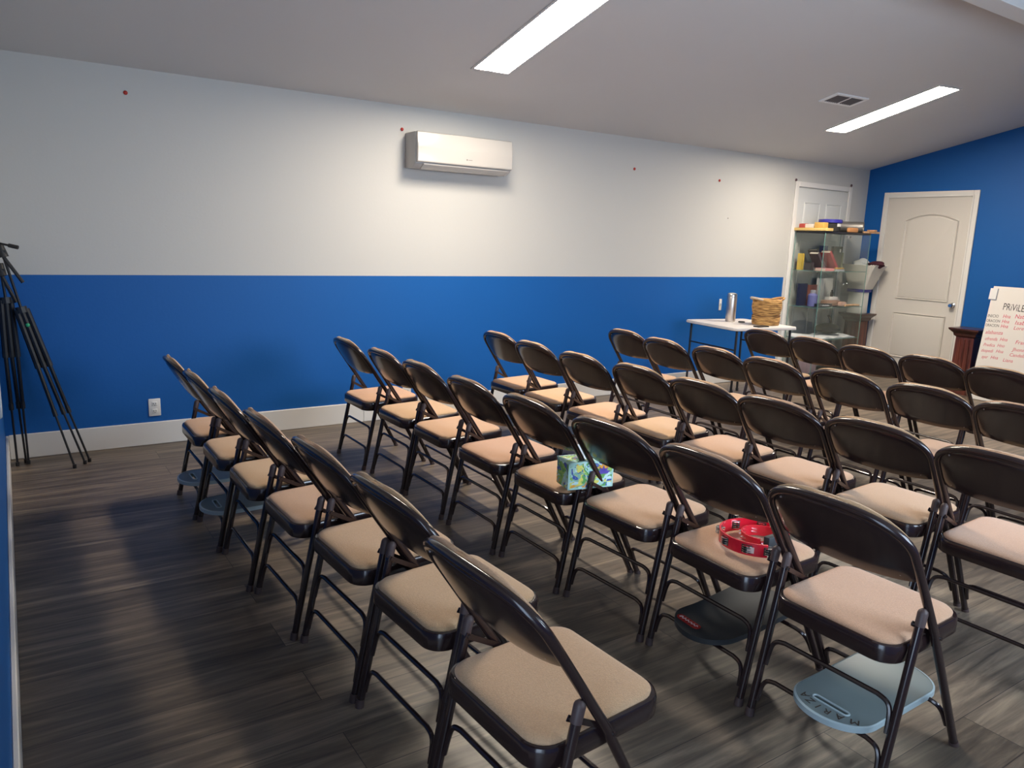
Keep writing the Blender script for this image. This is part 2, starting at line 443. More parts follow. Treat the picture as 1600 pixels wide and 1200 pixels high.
# door on the right wall (faces -x)
d = bpy.data.objects.new('door_1', None); COL.objects.link(d); d['kind'] = 'structure'
bm = bmesh.new()
casing(bm, -1.251, -0.221, 2.068, .058, lambda a, b_, c, e: add_box(bm, L - .02, L, a, b_, c, e, .004, 1))
casing(bm, -1.205, -0.267, 2.022, .016, lambda a, b_, c, e: add_box(bm, L - .028, L - .001, a, b_, c, e, .003, 1))
obj('door_frame', bm, M_TRIM, d, flat=True)
slab = obj('door_slab', box(L - .012, L, -1.19, -.283, .008, 2.008, .002, 1), M_DOOR, d, flat=True)
def arch_outline(y0, y1, z0, z1, rise):
    pts = [(y0, z0), (y1, z0), (y1, z1)]
    n = 14
    for i in range(1, n):
        t = i / n; y = y1 + (y0 - y1) * t
        s = sin(pi * t); pts.append((y, z1 + rise * (s ** 0.8)))
    pts.append((y0, z1)); return pts
to3 = lambda u, v, h: (L - .0125 - h, u, v)
obj('door_panel', ring_bm(arch_outline(-1.085, -.5, .90, 1.755, .075), 0, .014, to3), M_DOOR, slab, sharp=20)
obj('door_panel', ring_bm([(-1.085, .24), (-.5, .24), (-.5, .745), (-1.085, .745)], 0, .014, to3), M_DOOR, slab, sharp=20)
kb = lathe([(.001, L - .075), (.018, L - .074), (.027, L - .062), (.027, L - .052), (.014, L - .042), (.011, L - .03), (.03, L - .018), (.032, L - .012)], 20, cx=-1.14, cy=.872, axis='x')
obj('door_knob', kb, M_CHROME, d)
# panelled door on the far wall, behind the cabinet (faces -y)
d = bpy.data.objects.new('door_2', None); COL.objects.link(d); d['kind'] = 'structure'
bm = bmesh.new()
casing(bm, 7.137, 8.151, 2.115, .055, lambda a, b_, c, e: add_box(bm, a, b_, -.018, 0, c, e, .004, 1))
obj('door_frame', bm, M_TRIM, d, flat=True)
slab = obj('door_slab', box(7.2, 8.09, -.008, 0, .008, 2.05, .002, 1), M_DOORW, d, flat=True)
to3 = lambda u, v, h: (u, -.0085 - h, v)
for x0, x1 in ((7.31, 7.59), (7.70, 7.98)):
    for z0, z1 in ((.2, .78), (.95, 1.5), (1.6, 1.905)):
        obj('door_panel', ring_bm([(x0, z0), (x1, z0), (x1, z1), (x0, z1)], 0, .007, to3), M_DOORW, slab, sharp=20)

# ------------------------------------------------------------------ ceiling fixtures
CT = Vector((0, -1, SL)).normalized(); CN = Vector((1, 0, 0)).cross(CT)
def on_ceiling(name, x, y, label, cat, group=None, rot=0):
    o = thing(name, label, cat, group=group)
    R = Matrix.Identity(4)
    for i in range(3):
        R[i][0] = (1, 0, 0)[i]; R[i][1] = CT[i]; R[i][2] = CN[i]
    o.matrix_world = Matrix.Translation((x, y, cz(y))) @ R @ Matrix.Rotation(rot, 4, 'Z')
    return o
def ceiling_light(x, y, label, rot):
    o = on_ceiling('ceiling_light', x, y, label, 'ceiling light', 'recessed light panels in the ceiling', rot)
    hw, hl = .128, .545
    bm = bmesh.new()
    for a in ((-hw - .018, -hw, -hl - .018, hl + .018), (hw, hw + .018, -hl - .018, hl + .018), (-hw, hw, -hl - .018, -hl), (-hw, hw, hl, hl + .018)):
        add_box(bm, *a, -.002, .008)
    obj('frame', bm, M_CEIL, o, flat=True)
    obj('diffuser', box(-hw, hw, -hl, hl, -.002, .003), M_PANEL, o, flat=True)
ceiling_light(2.815, -1.30, 'long rectangular light panel in the ceiling, the nearer and larger looking one', 0.03)
ceiling_light(6.545, -1.31, 'long rectangular light panel in the ceiling beside the air vent', 0.10)
v = on_ceiling('air_vent', 5.86, -1.335, 'small louvred metal air vent in the sloped ceiling', 'vent', rot=.05)
M_VENT = pmat('vent_enamel', (.85, .84, .82), .5); M_LOUV = pmat('louvre_grey', (.16, .14, .135), .6); M_DARK = pmat('dark_void', (.03, .028, .027), .9)
bm = bmesh.new()
for a in ((-.2, -.17, -.09, .09), (.17, .2, -.09, .09), (-.17, .17, -.09, -.065), (-.17, .17, .065, .09), (-.01, .01, -.065, .065)):
    add_box(bm, *a, -.002, .012, .003, 1)
obj('frame', bm, M_VENT, v, flat=True)
obj('duct_opening', box(-.17, .17, -.066, .066, -.002, .002), M_DARK, v, flat=True)
for k in range(14):
    x = -.155 + k * .0238
    if abs(x) < .012: continue
    bm = bmesh.new(); vs = add_box(bm, -.0012, .0012, -.066, .066, -.006, .006)
    bmesh.ops.rotate(bm, verts=bm.verts, cent=(0, 0, 0), matrix=Matrix.Rotation(.25, 3, 'Y')); bmesh.ops.translate(bm, verts=bm.verts, vec=(x, 0, .006))
    obj('louvre', bm, M_LOUV, v, flat=True)

# ------------------------------------------------------------------ wall fittings on the far wall
ac = thing('air_conditioner', 'white split air conditioner mounted high on the far wall', 'air conditioner', (2.99, 0, 1.885))
M_AC = pmat('ac_white', (.50, .475, .45), .25, coat=.5); M_ACS = pmat('ac_side', (.46, .445, .43), .35)
def xprism(prof, x0, x1, bev=.006):
    bm = bmesh.new(); n = len(prof)
    A = [bm.verts.new((x0, y, z)) for y, z in prof]; B = [bm.verts.new((x1, y, z)) for y, z in prof]
    bm.faces.new(A); bm.faces.new(B[::-1])
    for i in range(n): bm.faces.new((A[i], B[i], B[(i + 1) % n], A[(i + 1) % n]))
    if bev: bmesh.ops.bevel(bm, geom=list(bm.edges), offset=bev, segments=2, affect='EDGES', profile=.5)
    return bm
obj('body', xprism([(0, 0.005), (0, .255), (-.168, .255), (-.172, .03), (-.12, .002)], -.412, .412, .008), M_ACS, ac)
obj('front_panel', xprism([(-.170, .258), (-.19, .252), (-.203, .15), (-.204, .048), (-.196, .04), (-.170, .04)], -.405, .405, .005), M_AC, ac)
obj('air_flap', xprism([(-.188, .034), (-.184, .026), (-.125, -.004), (-.118, .004), (-.165, .033)], -.35, .38, .002), M_AC, ac)
lg = lathe([(.0055, -.2075), (.0055, -.2045)], 14)
bmesh.ops.rotate(lg, verts=lg.verts, cent=(0, 0, 0), matrix=Matrix.Rotation(radians(90), 3, 'X'))
for v_ in lg.verts: v_.co = (v_.co.x + .0, -abs(v_.co.y), v_.co.z + .085)
add_box(lg, .012, .045, -.2065, -.2045, .0825, .0865)
obj('badge', lg, pmat('badge_grey', (.22, .20, .2), .4), ac)

M_RED = pmat('red_plastic_pin', (.45, .03, .02), .4); M_PINB = pmat('brown_pin', (.10, .05, .06), .4)
pins = [(.738, 2.182, 'red pin in the white wall, above the tripods', M_RED, .0125),
        (2.552, 2.162, 'red pin in the white wall at the upper left of the air conditioner', M_RED, .0125),
        (4.84, 2.06, 'red pin in the white wall right of the air conditioner', M_RED, .0125),
        (5.961, 2.037, 'red pin in the white wall, second one right of the air conditioner', M_RED, .0125),
        (6.129, 1.683, 'small pale pin low on the white wall above the folding table', M_PINB, .005),
        (7.142, 2.125, 'dark pin at the upper left corner of the panelled door casing', M_PINB, .0155),
        (8.138, 2.133, 'dark pin at the upper right corner of the panelled door casing', M_PINB, .0155)]
for x, z, lab, mt, r in pins:
    bm = bmesh.new(); bmesh.ops.create_uvsphere(bm, u_segments=12, v_segments=8, radius=r)
    for v_ in bm.verts: v_.co.y *= .7
    tag(obj('wall_pin', bm, mt, loc=(x, -.004, z)), lab, 'pin', 'pins in the white wall')
def outlet(x, z, label, hgt=.115, wdt=.072):
    o = thing('power_outlet', label, 'outlet', (x, 0, z), group='wall plates on the far wall')
    obj('cover_plate', box(-wdt / 2, wdt / 2, -.007, 0, -hgt / 2, hgt / 2, .003), M_TRIM, o)
    for s in (-1, 1):
        so = obj('socket', xprism([(-.007, s * .024 - .014), (-.007, s * .024 + .014), (-.0095, s * .024 + .013), (-.0095, s * .024 - .013)], -.016, .016, .001), M_TRIM, o)
        bm = bmesh.new(); add_box(bm, -.008, -.005, -.0102, -.009, s * .024 - .004, s * .024 + .006); add_box(bm, .005, .008, -.0102, -.009, s * .024 - .004, s * .024 + .006); add_box(bm, -.002, .002, -.0102, -.009, s * .024 - .011, s * .024 - .007)
        obj('slot', bm, M_DARK, so, flat=True)
outlet(.803, .245, 'white wall outlet low on the blue wall between tripods and chairs')
outlet(2.61, .235, 'white wall outlet low on the blue wall behind the second row of chairs')
o = thing('wall_switch', 'narrow white switch plate on the blue wall behind the steel bottle', 'switch', (6.127, 0, .82), group='wall plates on the far wall')
obj('cover_plate', box(-.018, .018, -.007, 0, -.058, .058, .003), M_TRIM, o); obj('toggle', box(-.005, .005, -.018, -.006, -.004, .012, .001), M_TRIM, o)
# white panel on the left wall
wp = thing('wall_panel', 'white flat panel with rounded corners on the left wall', 'panel', (-.015, -3.11, 1.25))
l0 = rrect(-.06, .06, -.31, .35, .03)
obj('panel_face', loops_bm([[(0.0, a, b_) for a, b_ in l0], [(.035, a, b_) for a, b_ in l0], [(.042, a * .985, b_ * .985) for a, b_ in l0]]), M_TRIM, wp)

# ------------------------------------------------------------------ folding chairs
HW = .205
def inc(z): return .19 - .66 * (z - .41)
def build_chair():
    t = thing('folding_chair', '', 'chair')
    # back frame: arch tube from the seat hinges round the top
    pts = []
    AW = .2095
    for z in (.405, .46, .52, .58, .63): pts.append((inc(z), HW + (AW - HW) * (z - .405) / .225, z))
    n = 2.5; zt = .768 - .665
    for i in range(1, 30):
        a = (-1 + 2 * i / 30) * pi / 2
        y = -AW * (1 if sin(a) > 0 else -1) * abs(sin(a)) ** (2 / n); z = .665 + zt * abs(cos(a)) ** (2 / n)
        pts.append((inc(z) - .015 * (1 - (y / AW) ** 2), y, z))
    for z in (.63, .58, .52, .46, .405): pts.append((inc(z), -HW - (AW - HW) * (z - .405) / .225, z))
    obj('back_frame', tube(pts, .0118, 12), M_METAL, t)
    # pressed metal backrest
    S = Vector((-.66, 0, 1)).normalized(); Nf = Vector((1, 0, .66)).normalized()
    def outline(z, a, zt_):
        if z <= .665:
            k = max(0, (.615 - z) / .03)
            return a * (1 - .06 * min(k, 1) ** 2)
        q = min(1, (z - .665) / (zt_ - .665)); return a * max(0, 1 - q ** 2.5) ** (1 / 2.5)
    def sheet(a, z0, zt_, fdisp, nu=20, nv=14):
        rows = []
        for j in range(nv + 1):
            q = j / nv; z = z0 + (zt_ - z0) * (1 - (1 - q) ** 1.8)
            hw = outline(z, a, zt_); row = []
            for i in range(nu + 1):
                u = -1 + 2 * i / nu; u = sin(u * pi / 2) ; y = hw * u
                p = Vector((inc(z), y, z)); row.append(p + Nf * fdisp(u, q, y))
            rows.append(row)
        return rows
    def closed(front, back):
        bm = bmesh.new()
        Fv = [[bm.verts.new(p) for p in r] for r in front]; Bv = [[bm.verts.new(p) for p in r] for r in back]
        nv = len(Fv) - 1; nu = len(Fv[0]) - 1
        for j in range(nv):
            for i in range(nu):
                bm.faces.new((Fv[j][i], Fv[j][i + 1], Fv[j + 1][i + 1], Fv[j + 1][i])); bm.faces.new((Bv[j][i], Bv[j + 1][i], Bv[j + 1][i + 1], Bv[j][i + 1]))
            bm.faces.new((Fv[j][0], Fv[j + 1][0], Bv[j + 1][0], Bv[j][0])); bm.faces.new((Fv[j][nu], Bv[j][nu], Bv[j + 1][nu], Fv[j + 1][nu]))
        for i in range(nu):
            bm.faces.new((Fv[0][i], Bv[0][i], Bv[0][i + 1], Fv[0][i + 1])); bm.faces.new((Fv[nv][i], Fv[nv][i + 1], Bv[nv][i + 1], Bv[nv][i]))
        bmesh.ops.remove_doubles(bm, verts=bm.verts, dist=.00005)
        return bm
    dish = lambda u, q: .020 * (1 - u * u) * (1 - .3 * q) + .004 * (1 - u ** 6) * (1 - q ** 6)
    ed = lambda u, q: max(abs(u) ** 10, q ** 12)
    pan_b = sheet(AW + .0005, .588, .769, lambda u, q, y: -.003 - dish(u, q) - .005 * (1 - ed(u, q)) * (q > .02) + .004 * ed(u, q))
    pan_f = sheet(AW + .0005, .588, .769, lambda u, q, y: .0005 - dish(u, q) * .96 + .006 * ed(u, q))
    back = obj('backrest', closed(pan_f, pan_b), M_METAL, t, sharp=50)
    pad_f = sheet(AW + .0045, .592, .7795, lambda u, q, y: -.018 * (1 - u * u) * (1 - .3 * q) + .009 + .014 * (1 - abs(u) ** 8) * (1 - q ** 10) * (1 - (1 - q) ** 10))
    pad_b = sheet(AW + .0045, .592, .7795, lambda u, q, y: -.018 * (1 - u * u) * (1 - .3 * q) + .007 * ed(u, q) + .001)
    obj('back_cushion', closed(pad_f, pad_b), M_FAB, back, sharp=60)
    for y, z in ((.15, .735), (-.04, .74), (.165, .61), (-.165, .61)):
        p = Vector((inc(z), y, z)) - Nf * (.0085 + .020 * (1 - (y / .2) ** 2) * (1 - .3 * max(0, (z - .59) / .18)))
        bm = bmesh.new(); bmesh.ops.create_uvsphere(bm, u_segments=8, v_segments=6, radius=.0032)
        obj('rivet', bm, M_RIV, back, loc=p)
    # legs
    for s in (1, -1):
        fl = obj('leg', tube([(.19, s * HW, .41), (.186 + .010, s * HW, .395), (.30, s * HW, .203), (.402, s * HW, .012)], .0118, 12), M_METAL, t)
        obj('foot_cap', tube([(.4, s * HW, .016), (.408, s * HW, 0.0)], .0140, 12, rads=[.0130, .0142]), M_CAP, fl)
        rl = obj('leg', tube([(.0025, s * (HW - .0), .012), (.104, s * HW, .485)], .0118, 12), M_METAL, t)
        obj('foot_cap', tube([(.0035, s * HW, .026), (.0, s * HW, 0.0)], .0140, 12, rads=[.0130, .0142]), M_CAP, rl)
        obj('hinge_cap', tube([(.0985, s * HW, .462), (.1065, s * HW, .497), (.108, s * HW, .503), (.1095, s * HW, .509)], .0155, 12, rads=[.0128, .0134, .0115, .005]), M_CAP, rl)
        # folding link between rear leg and frame
        bm = bmesh.new(); a = Vector((.098, s * (HW - .015), .462)); b_ = Vector((.205, s * (HW - .015), .402)); dd = (b_ - a).normalized(); nn = Vector((0, 1, 0)).cross(dd)
        vs = []
        for p in (a - dd * .01, b_ + dd * .01):
            for sy in (-.0015, .0015):
                for h in (-.007, .007): vs.append(bm.verts.new(p + nn * h + Vector((0, sy, 0))))
        for idx in ((0, 1, 3, 2), (4, 6, 7, 5), (0, 4, 5, 1), (2, 3, 7, 6), (0, 2, 6, 4), (1, 5, 7, 3)): bm.faces.new([vs[i] for i in idx])
        add_tube(bm, [(.198, s * (HW - .02), .404), (.198, s * (HW + .015), .404)], .005, 8)
        add_tube(bm, [(.098, s * (HW - .02), .462), (.098, s * (HW + .005), .462)], .005, 8)
        obj('hinge_link', bm, M_METAL, t)
    def bar(xf, z, zd, name='crossbar'):
        # straight rod whose ends turn down along the legs
        e = [(xf(z - zd), HW - .014, z - zd), (xf(z - .03), HW - .019, z - .03), (xf(z - .008), HW - .032, z - .008), (xf(z), HW - .06, z)]
        pts = smooth(e, 4) + smooth([(p[0], -p[1], p[2]) for p in e[::-1]], 4)
        return obj(name, tube(pts, .0072, 8), M_METAL, t)
    rx = lambda z: .214 * z; fx = lambda z: .408 - .53 * z
    bar(rx, .252, .085); bar(rx, .130, .075); bar(fx, .146, .075)
    # seat: deep pressed rim and upholstered top
    X0, X1, W = .016, .390, .1905
    def lp(off, z, zr=0): return [(x, y, z - .012 * (1 - (x - X0) / (X1 - X0))) for x, y in rrect(X0 + off, X1 - off, -W + off, W - off, .062 - off * .6, 7)]
    seat = obj('seat', loops_bm([lp(.010, .368), lp(.003, .368), lp(0, .372), lp(0, .408), lp(.003, .416), lp(.008, .4185), lp(.02, .415)]), M_METAL, t, sharp=40)
    obj('seat_cushion', loops_bm([lp(.0125, .4165), lp(.0115, .422), lp(.017, .4275), lp(.03, .431), lp(.055, .434), lp(.1, .436)], cap0=True), M_FAB, seat, sharp=60)
    return t

rows = {
 1: (-.0039, [(.745, -1.339), (.757, -1.755), (.772, -2.202), (.801, -2.639), (.841, -3.081), (.866, -3.528), (.838, -4.035)]),
 2: (.0032, [(1.777, -.937), (1.798, -1.431), (1.805, -1.87), (1.805, -2.363), (1.828, -2.815), (1.859, -3.268), (1.877, -3.711), (1.864, -4.173)]),
 3: (.0087, [(2.856, -.968), (2.807, -1.445), (2.792, -1.94), (2.824, -2.378), (2.813, -2.842), (2.792, -3.272), (2.798, -3.709), (2.778, -4.172)]),
 4: (-.0248, [(3.851, -1.143), (3.765, -1.618), (3.782, -2.056), (3.749, -2.524), (3.787, -2.947), (3.788, -3.377), (3.741, -3.831)]),
 5: (-.0479, [(4.988, -1.481), (4.943, -1.944), (4.894, -2.393), (4.877, -2.819), (4.803, -3.277)])}
for R_k, (yw_, ps_) in rows.items():          # keep neighbours from interpenetrating
    for _ in range(60):
        for i_ in range(len(ps_) - 1):
            g_ = .4445 - (ps_[i_][1] - ps_[i_ + 1][1])
            if g_ > 0:
                ps_[i_] = (ps_[i_][0], ps_[i_][1] + g_ / 2); ps_[i_ + 1] = (ps_[i_ + 1][0], ps_[i_ + 1][1] - g_ / 2)
ordn = ['', 'first', 'second', 'third', 'fourth', 'fifth', 'sixth', 'seventh', 'eighth']
rown = {1: 'in the leftmost row, nearest the tripods', 2: 'in the second row from the left', 3: 'in the middle row of five', 4: 'in the fourth row from the left', 5: 'in the front row before the glass cabinet'}
special = {(2, 5): 'folding chair holding the flowery tissue box, fifth from the far wall, second row from left',
           (2, 7): 'folding chair holding the red tambourine, second row from the left',
           (2, 8): 'folding chair nearest the camera in the second row, frosted seat board beneath',
           (1, 7): 'folding chair closest to the camera, last of the leftmost row, big tan seat in front'}
yaws = {(1, 4): .03, (1, 5): .045, (1, 6): .055, (1, 7): .045, (2, 6): .05, (2, 7): -.02, (2, 8): .008}
proto = build_chair()
first = True
for R, (yw, ps) in rows.items():
    for i, (x, y) in enumerate(ps):
        c = proto if first else copy_tree(proto); first = False
        c.location = (x, y, 0); c.rotation_euler = (0, 0, yaws.get((R, i + 1), yw))
        c['label'] = special.get((R, i + 1), 'brown folding chair, %s from the far wall, %s' % (ordn[i + 1], rown[R]))
        c['group'] = 'padded folding chairs in rows'

# ------------------------------------------------------------------ seat boards lying on the chair braces
def board_outline(n=20, l0=-.035, l1=.43, w=.120):
    pts = []
    for i in range(n + 1):
        a = pi / 2 + pi * i / n; pts.append((l0 + .10 + .10 * cos(a), w * .98 * sin(a)))
    for i in range(n + 1):
        a = -pi / 2 + pi * i / n; pts.append((l1 - .09 + .09 * cos(a), w * sin(a)))
    return pts
def seat_board(name, mat, loc, rz, label, curve=0.0, th=.018):
    o = thing(name, label, 'seat board', loc, rz, 'removable seat boards under the chairs')
    out = board_outline(); slot = [(-.0 + (x - .0) + .012, y) for x, y in rrect(.014, .034, -.055, .055, .0095, 5)]
    bm = bmesh.new()
    def zz(x, y): return curve * ((y / .145) ** 2) + .028 * (max(x - .14, 0) / .3) * (1 if curve else .3)
    lo = [bm.verts.new((x, y, 0)) for x, y in out]; ls = [bm.verts.new((x, y, 0)) for x, y in slot]
    es = [bm.edges.new((lo[i], lo[(i + 1) % len(lo)])) for i in range(len(lo))] + [bm.edges.new((ls[i], ls[(i + 1) % len(ls)])) for i in range(len(ls))]
    if curve:
        bm.free(); bm = bmesh.new()
        vs = [bm.verts.new((x, y, 0)) for x, y in out]; bm.faces.new(vs)
        for k in range(1, 12):
            bmesh.ops.bisect_plane(bm, geom=bm.verts[:] + bm.edges[:] + bm.faces[:], plane_co=(0, -.145 + .29 * k / 12, 0), plane_no=(0, 1, 0))
        for k in range(1, 12):
            bmesh.ops.bisect_plane(bm, geom=bm.verts[:] + bm.edges[:] + bm.faces[:], plane_co=(-.04 + .5 * k / 12, 0, 0), plane_no=(1, 0, 0))
    else:
        bmesh.ops.triangle_fill(bm, edges=es, use_beauty=True)
    g = bmesh.ops.extrude_face_region(bm, geom=bm.faces[:])
    for v_ in [e for e in g['geom'] if isinstance(e, bmesh.types.BMVert)]: v_.co.z += th
    for v_ in bm.verts: v_.co.z += zz(v_.co.x, v_.co.y)
    bo_ = obj('board', bm, mat, o, sharp=30)
    if not curve:
        zc = lambda x: zz(x, 0)
        e0 = [(x * 1.0, y, zc(x) + .001) for x, y in out]; e1 = [(x, y, zc(x) + th - .001) for x, y in out]
        cx_ = .2; sc_o = lambda p, k, dz=0: (cx_ + (p[0] - cx_) * k, p[1] * k, p[2] + dz)
        obj('edge_band', loops_bm([[sc_o(p, 1.001) for p in e0], [sc_o(p, 1.016) for p in e0], [sc_o(p, 1.016) for p in e1], [sc_o(p, .985, .002) for p in e1]], False, False), M_FEDGE, bo_)
        obj('slot_glint', tube([(x, y, zc(x) + th + .0005) for x, y in slot + slot[:1]], .003, 6), M_FEDGE, bo_)  # pale ring puts the bright highlight around the slot into colour
    return o
def under(R, i, lab, mat=M_FROST, **k):
    yw, ps = rows[R]; x, y = ps[i - 1]
    return seat_board('seat_board', mat, (x, y - k.pop('dy', 0), .1385), yw, lab, **k)
under(1, 1, 'translucent grey seat board with a slot under the first chair, leftmost row')
under(1, 2, 'translucent grey seat board under the second chair, leftmost row', dy=.02)
under(3, 1, 'translucent pale seat board under the first chair of the middle row')
under(3, 2, 'translucent pale seat board under the second chair of the middle row')
bd = under(2, 8, 'frosted glassy seat board lettered MARIZA under the nearest second row chair', dy=.03)
tb = text_bm([(ch, .010 + .024 * (abs(q) / .08) ** 2, q, .034, radians(90) - q * 6, 0) for ch, q in zip('MARIZA', (-.088, -.054, -.022, .010, .030, .056))], .0003)
for v_ in tb.verts: v_.co.z += .0186
obj('marker_lettering', tb, pmat('marker_ink', (.06, .04, .03), .5), bd, flat=True)
M_CHAR = pmat('charcoal_rubber', (.028, .031, .034), .55)
bb_ = under(2, 7, 'black curved seat board with red label under the tambourine chair', mat=M_CHAR, curve=.016)
lb = obj('red_label', loops_bm([[(x, y, .0185 + .016 * (y / .145) ** 2) for x, y in rrect(.004, .036, -.005, .092, .015, 4)], [(x, y, .0197 + .016 * (y / .145) ** 2) for x, y in rrect(.004, .036, -.005, .092, .015, 4)]]), pmat('label_red', (.30, .015, .012), .5), bb_)
sq = bmesh.new()
add_tube(sq, [(.020 + .006 * sin(i * 1.9), .005 + i * .004, .0203 + .016 * ((.005 + i * .0045) / .145) ** 2) for i in range(20)], .0016, 5)
obj('label_script', sq, pmat('label_white', (.7, .6, .58), .5), lb)

# ------------------------------------------------------------------ tissue box and tambourine
tx = thing('tissue_box', 'green and blue flower printed tissue box standing on a folding chair', 'tissue box', (1.955, -2.995, .437), radians(-12))
tx.location = (1.962, -3.0, .4375)
obj('carton', box(-.1, .1, -.055, .055, 0, .112, .002, 1), floral_mat(), tx, flat=True)
bm = bmesh.new()
E_ = .0012
for a in ((-.1, .1, -.0565, -.055, .106, .1125), (-.1, .1, -.0565, -.055, 0, .005), (-.1015, -.1, -.0565, .055, .106, .1125), (-.1015, -.094, -.0565, -.055, 0, .112), (.094, .1, -.0565, -.055, 0, .112)):
    add_box(bm, *a)
obj('pale_border', bm, pmat('carton_border', (.45, .72, .66), .5), tx, flat=True)
fl = bmesh.new()
for k in range(5):
    a = radians(90 + (k - 2) * 34)
    add_lathe(fl, [(.001, 0), (.001, .0008)], 4) if False else None
    c = Vector((.055 + .017 * cos(a), -.0568, .055 + .02 * sin(a))); dr = Vector((cos(a), 0, sin(a))); pr = Vector((-sin(a), 0, cos(a)))
    vs = [fl.verts.new(c + dr * dx + pr * dy) for dx, dy in ((-.017, 0), (0, .007), (.019, 0), (0, -.007))]; fl.faces.new(vs)
obj('printed_flower', fl, pmat('print_violet', (.10, .07, .42), .5), tx, flat=True)
fl = bmesh.new()
for k in range(6):
    a = radians(90 + (k - 2.5) * 24)
    c = Vector((.055 + .02 * cos(a), -.0568, .076 + .014 * sin(a))); dr = Vector((cos(a), 0, sin(a))); pr = Vector((-sin(a), 0, cos(a)))
    fl.faces.new([fl.verts.new(c + dr * dx + pr * dy) for dx, dy in ((-.012, 0), (0, .005), (.012, 0), (0, -.005))])
obj('printed_flower', fl, pmat('print_orange', (.80, .38, .05), .5), tx, flat=True)
bm = bmesh.new(); n = 18
R_ = []
for j, (r, z) in enumerate(((.034, .112), (.022, .125), (.014, .140), (.022, .160), (.030, .172))):
    R_.append([bm.verts.new((-.01 + r * 1.3 * cos(2 * pi * k / n) * (1 + .25 * sin(k * 3 + j)), r * .5 * sin(2 * pi * k / n) * (1 + .3 * sin(k * 2)), z + .008 * sin(k * 1.7) * (j > 2))) for k in range(n)])
for a, b_ in zip(R_, R_[1:]):
    for k in range(n): bm.faces.new((a[k], a[(k + 1) % n], b_[(k + 1) % n], b_[k]))
obj('tissue', bm, pmat('tissue_white', (.85, .84, .82), .9), tx)

tm = thing('tambourine', 'red crescent tambourine with steel jingles and black grip on a chair seat', 'tambourine', (2.085, -3.76, .4385), radians(0))
M_REDP = pmat('red_gloss_plastic', (.62, .012, .030), .25, coat=.5)
def arc_band(r, a0, a1, h, th, n=40, z0=0, cx=0, cy=0):
    bm = bmesh.new(); prev = None
    for i in range(n + 1):
        a = radians(a0 + (a1 - a0) * i / n)
        q = [bm.verts.new((cx + rr * cos(a), cy + rr * sin(a), z)) for rr, z in ((r, z0), (r + th, z0), (r + th, z0 + h), (r, z0 + h))]
        if prev:
            for k in range(4): bm.faces.new((prev[k], prev[(k + 1) % 4], q[(k + 1) % 4], q[k]))
        else: bm.faces.new(q[::-1])
        prev = q
    bm.faces.new(prev); return bm
outer = obj('outer_frame', arc_band(.115, -15, 236, .042, .006), M_REDP, tm)
obj('frame_end', box(.108, .118, -.045, -.025, 0, .042, .002), M_REDP, outer)
inner = obj('inner_frame', arc_band(.062, 0, 215, .036, .006, cx=.022, cy=-.005), M_REDP, tm)
ln_ = bmesh.new()
p0 = (.022 + .065 * cos(radians(215)), -.005 + .065 * sin(radians(215)))
add_tube(ln_, [(p0[0], p0[1], .018), (.005, -.062, .018), (.06, -.075, .02), (.112, -.03, .02)], .010, 8)
obj('handle', ln_, M_REDP, tm)
obj('grip', box(-.03, .02, -.075, -.05, .008, .05, .006), pmat('grip_black', (.03, .035, .04), .6), tm)
for a in (30, 75, 120, 165, 205, 238):
    ca, sa = cos(radians(a)), sin(radians(a)); bm = bmesh.new()
    for dz in (.010, .016, .024, .030):
        add_lathe(bm, [(.002, dz), (.0155, dz + .001), (.0155, dz + .0028), (.002, dz + .004)], 14, cx=.118 * ca, cy=.118 * sa)
    obj('jingle', bm, M_CHROME, outer)
    obj('jingle_slot', arc_band(.1145, a - 8, a + 8, .028, .0070, 6, .007), M_DARK, outer)
for a in (60, 110, 160):
    ca, sa = cos(radians(a)), sin(radians(a)); bm = bmesh.new()
    for dz in (.012, .022): add_lathe(bm, [(.002, dz), (.012, dz + .001), (.012, dz + .0018), (.002, dz + .003)], 14, cx=.022 + .065 * ca, cy=-.005 + .065 * sa)
    obj('jingle', bm, M_CHROME, inner)
for a in (92,):
    bm = arc_band(.1205, a - 8, a + 10, .010, .0012, 6, .028); obj('pale_sticker', bm, pmat('sticker', (.75, .55, .5), .5), outer)
bm = arc_band(.1215, 206, 216, .020, .0012, 6, .010); obj('pale_sticker', bm, pmat('sticker', (.75, .55, .5), .5), outer)

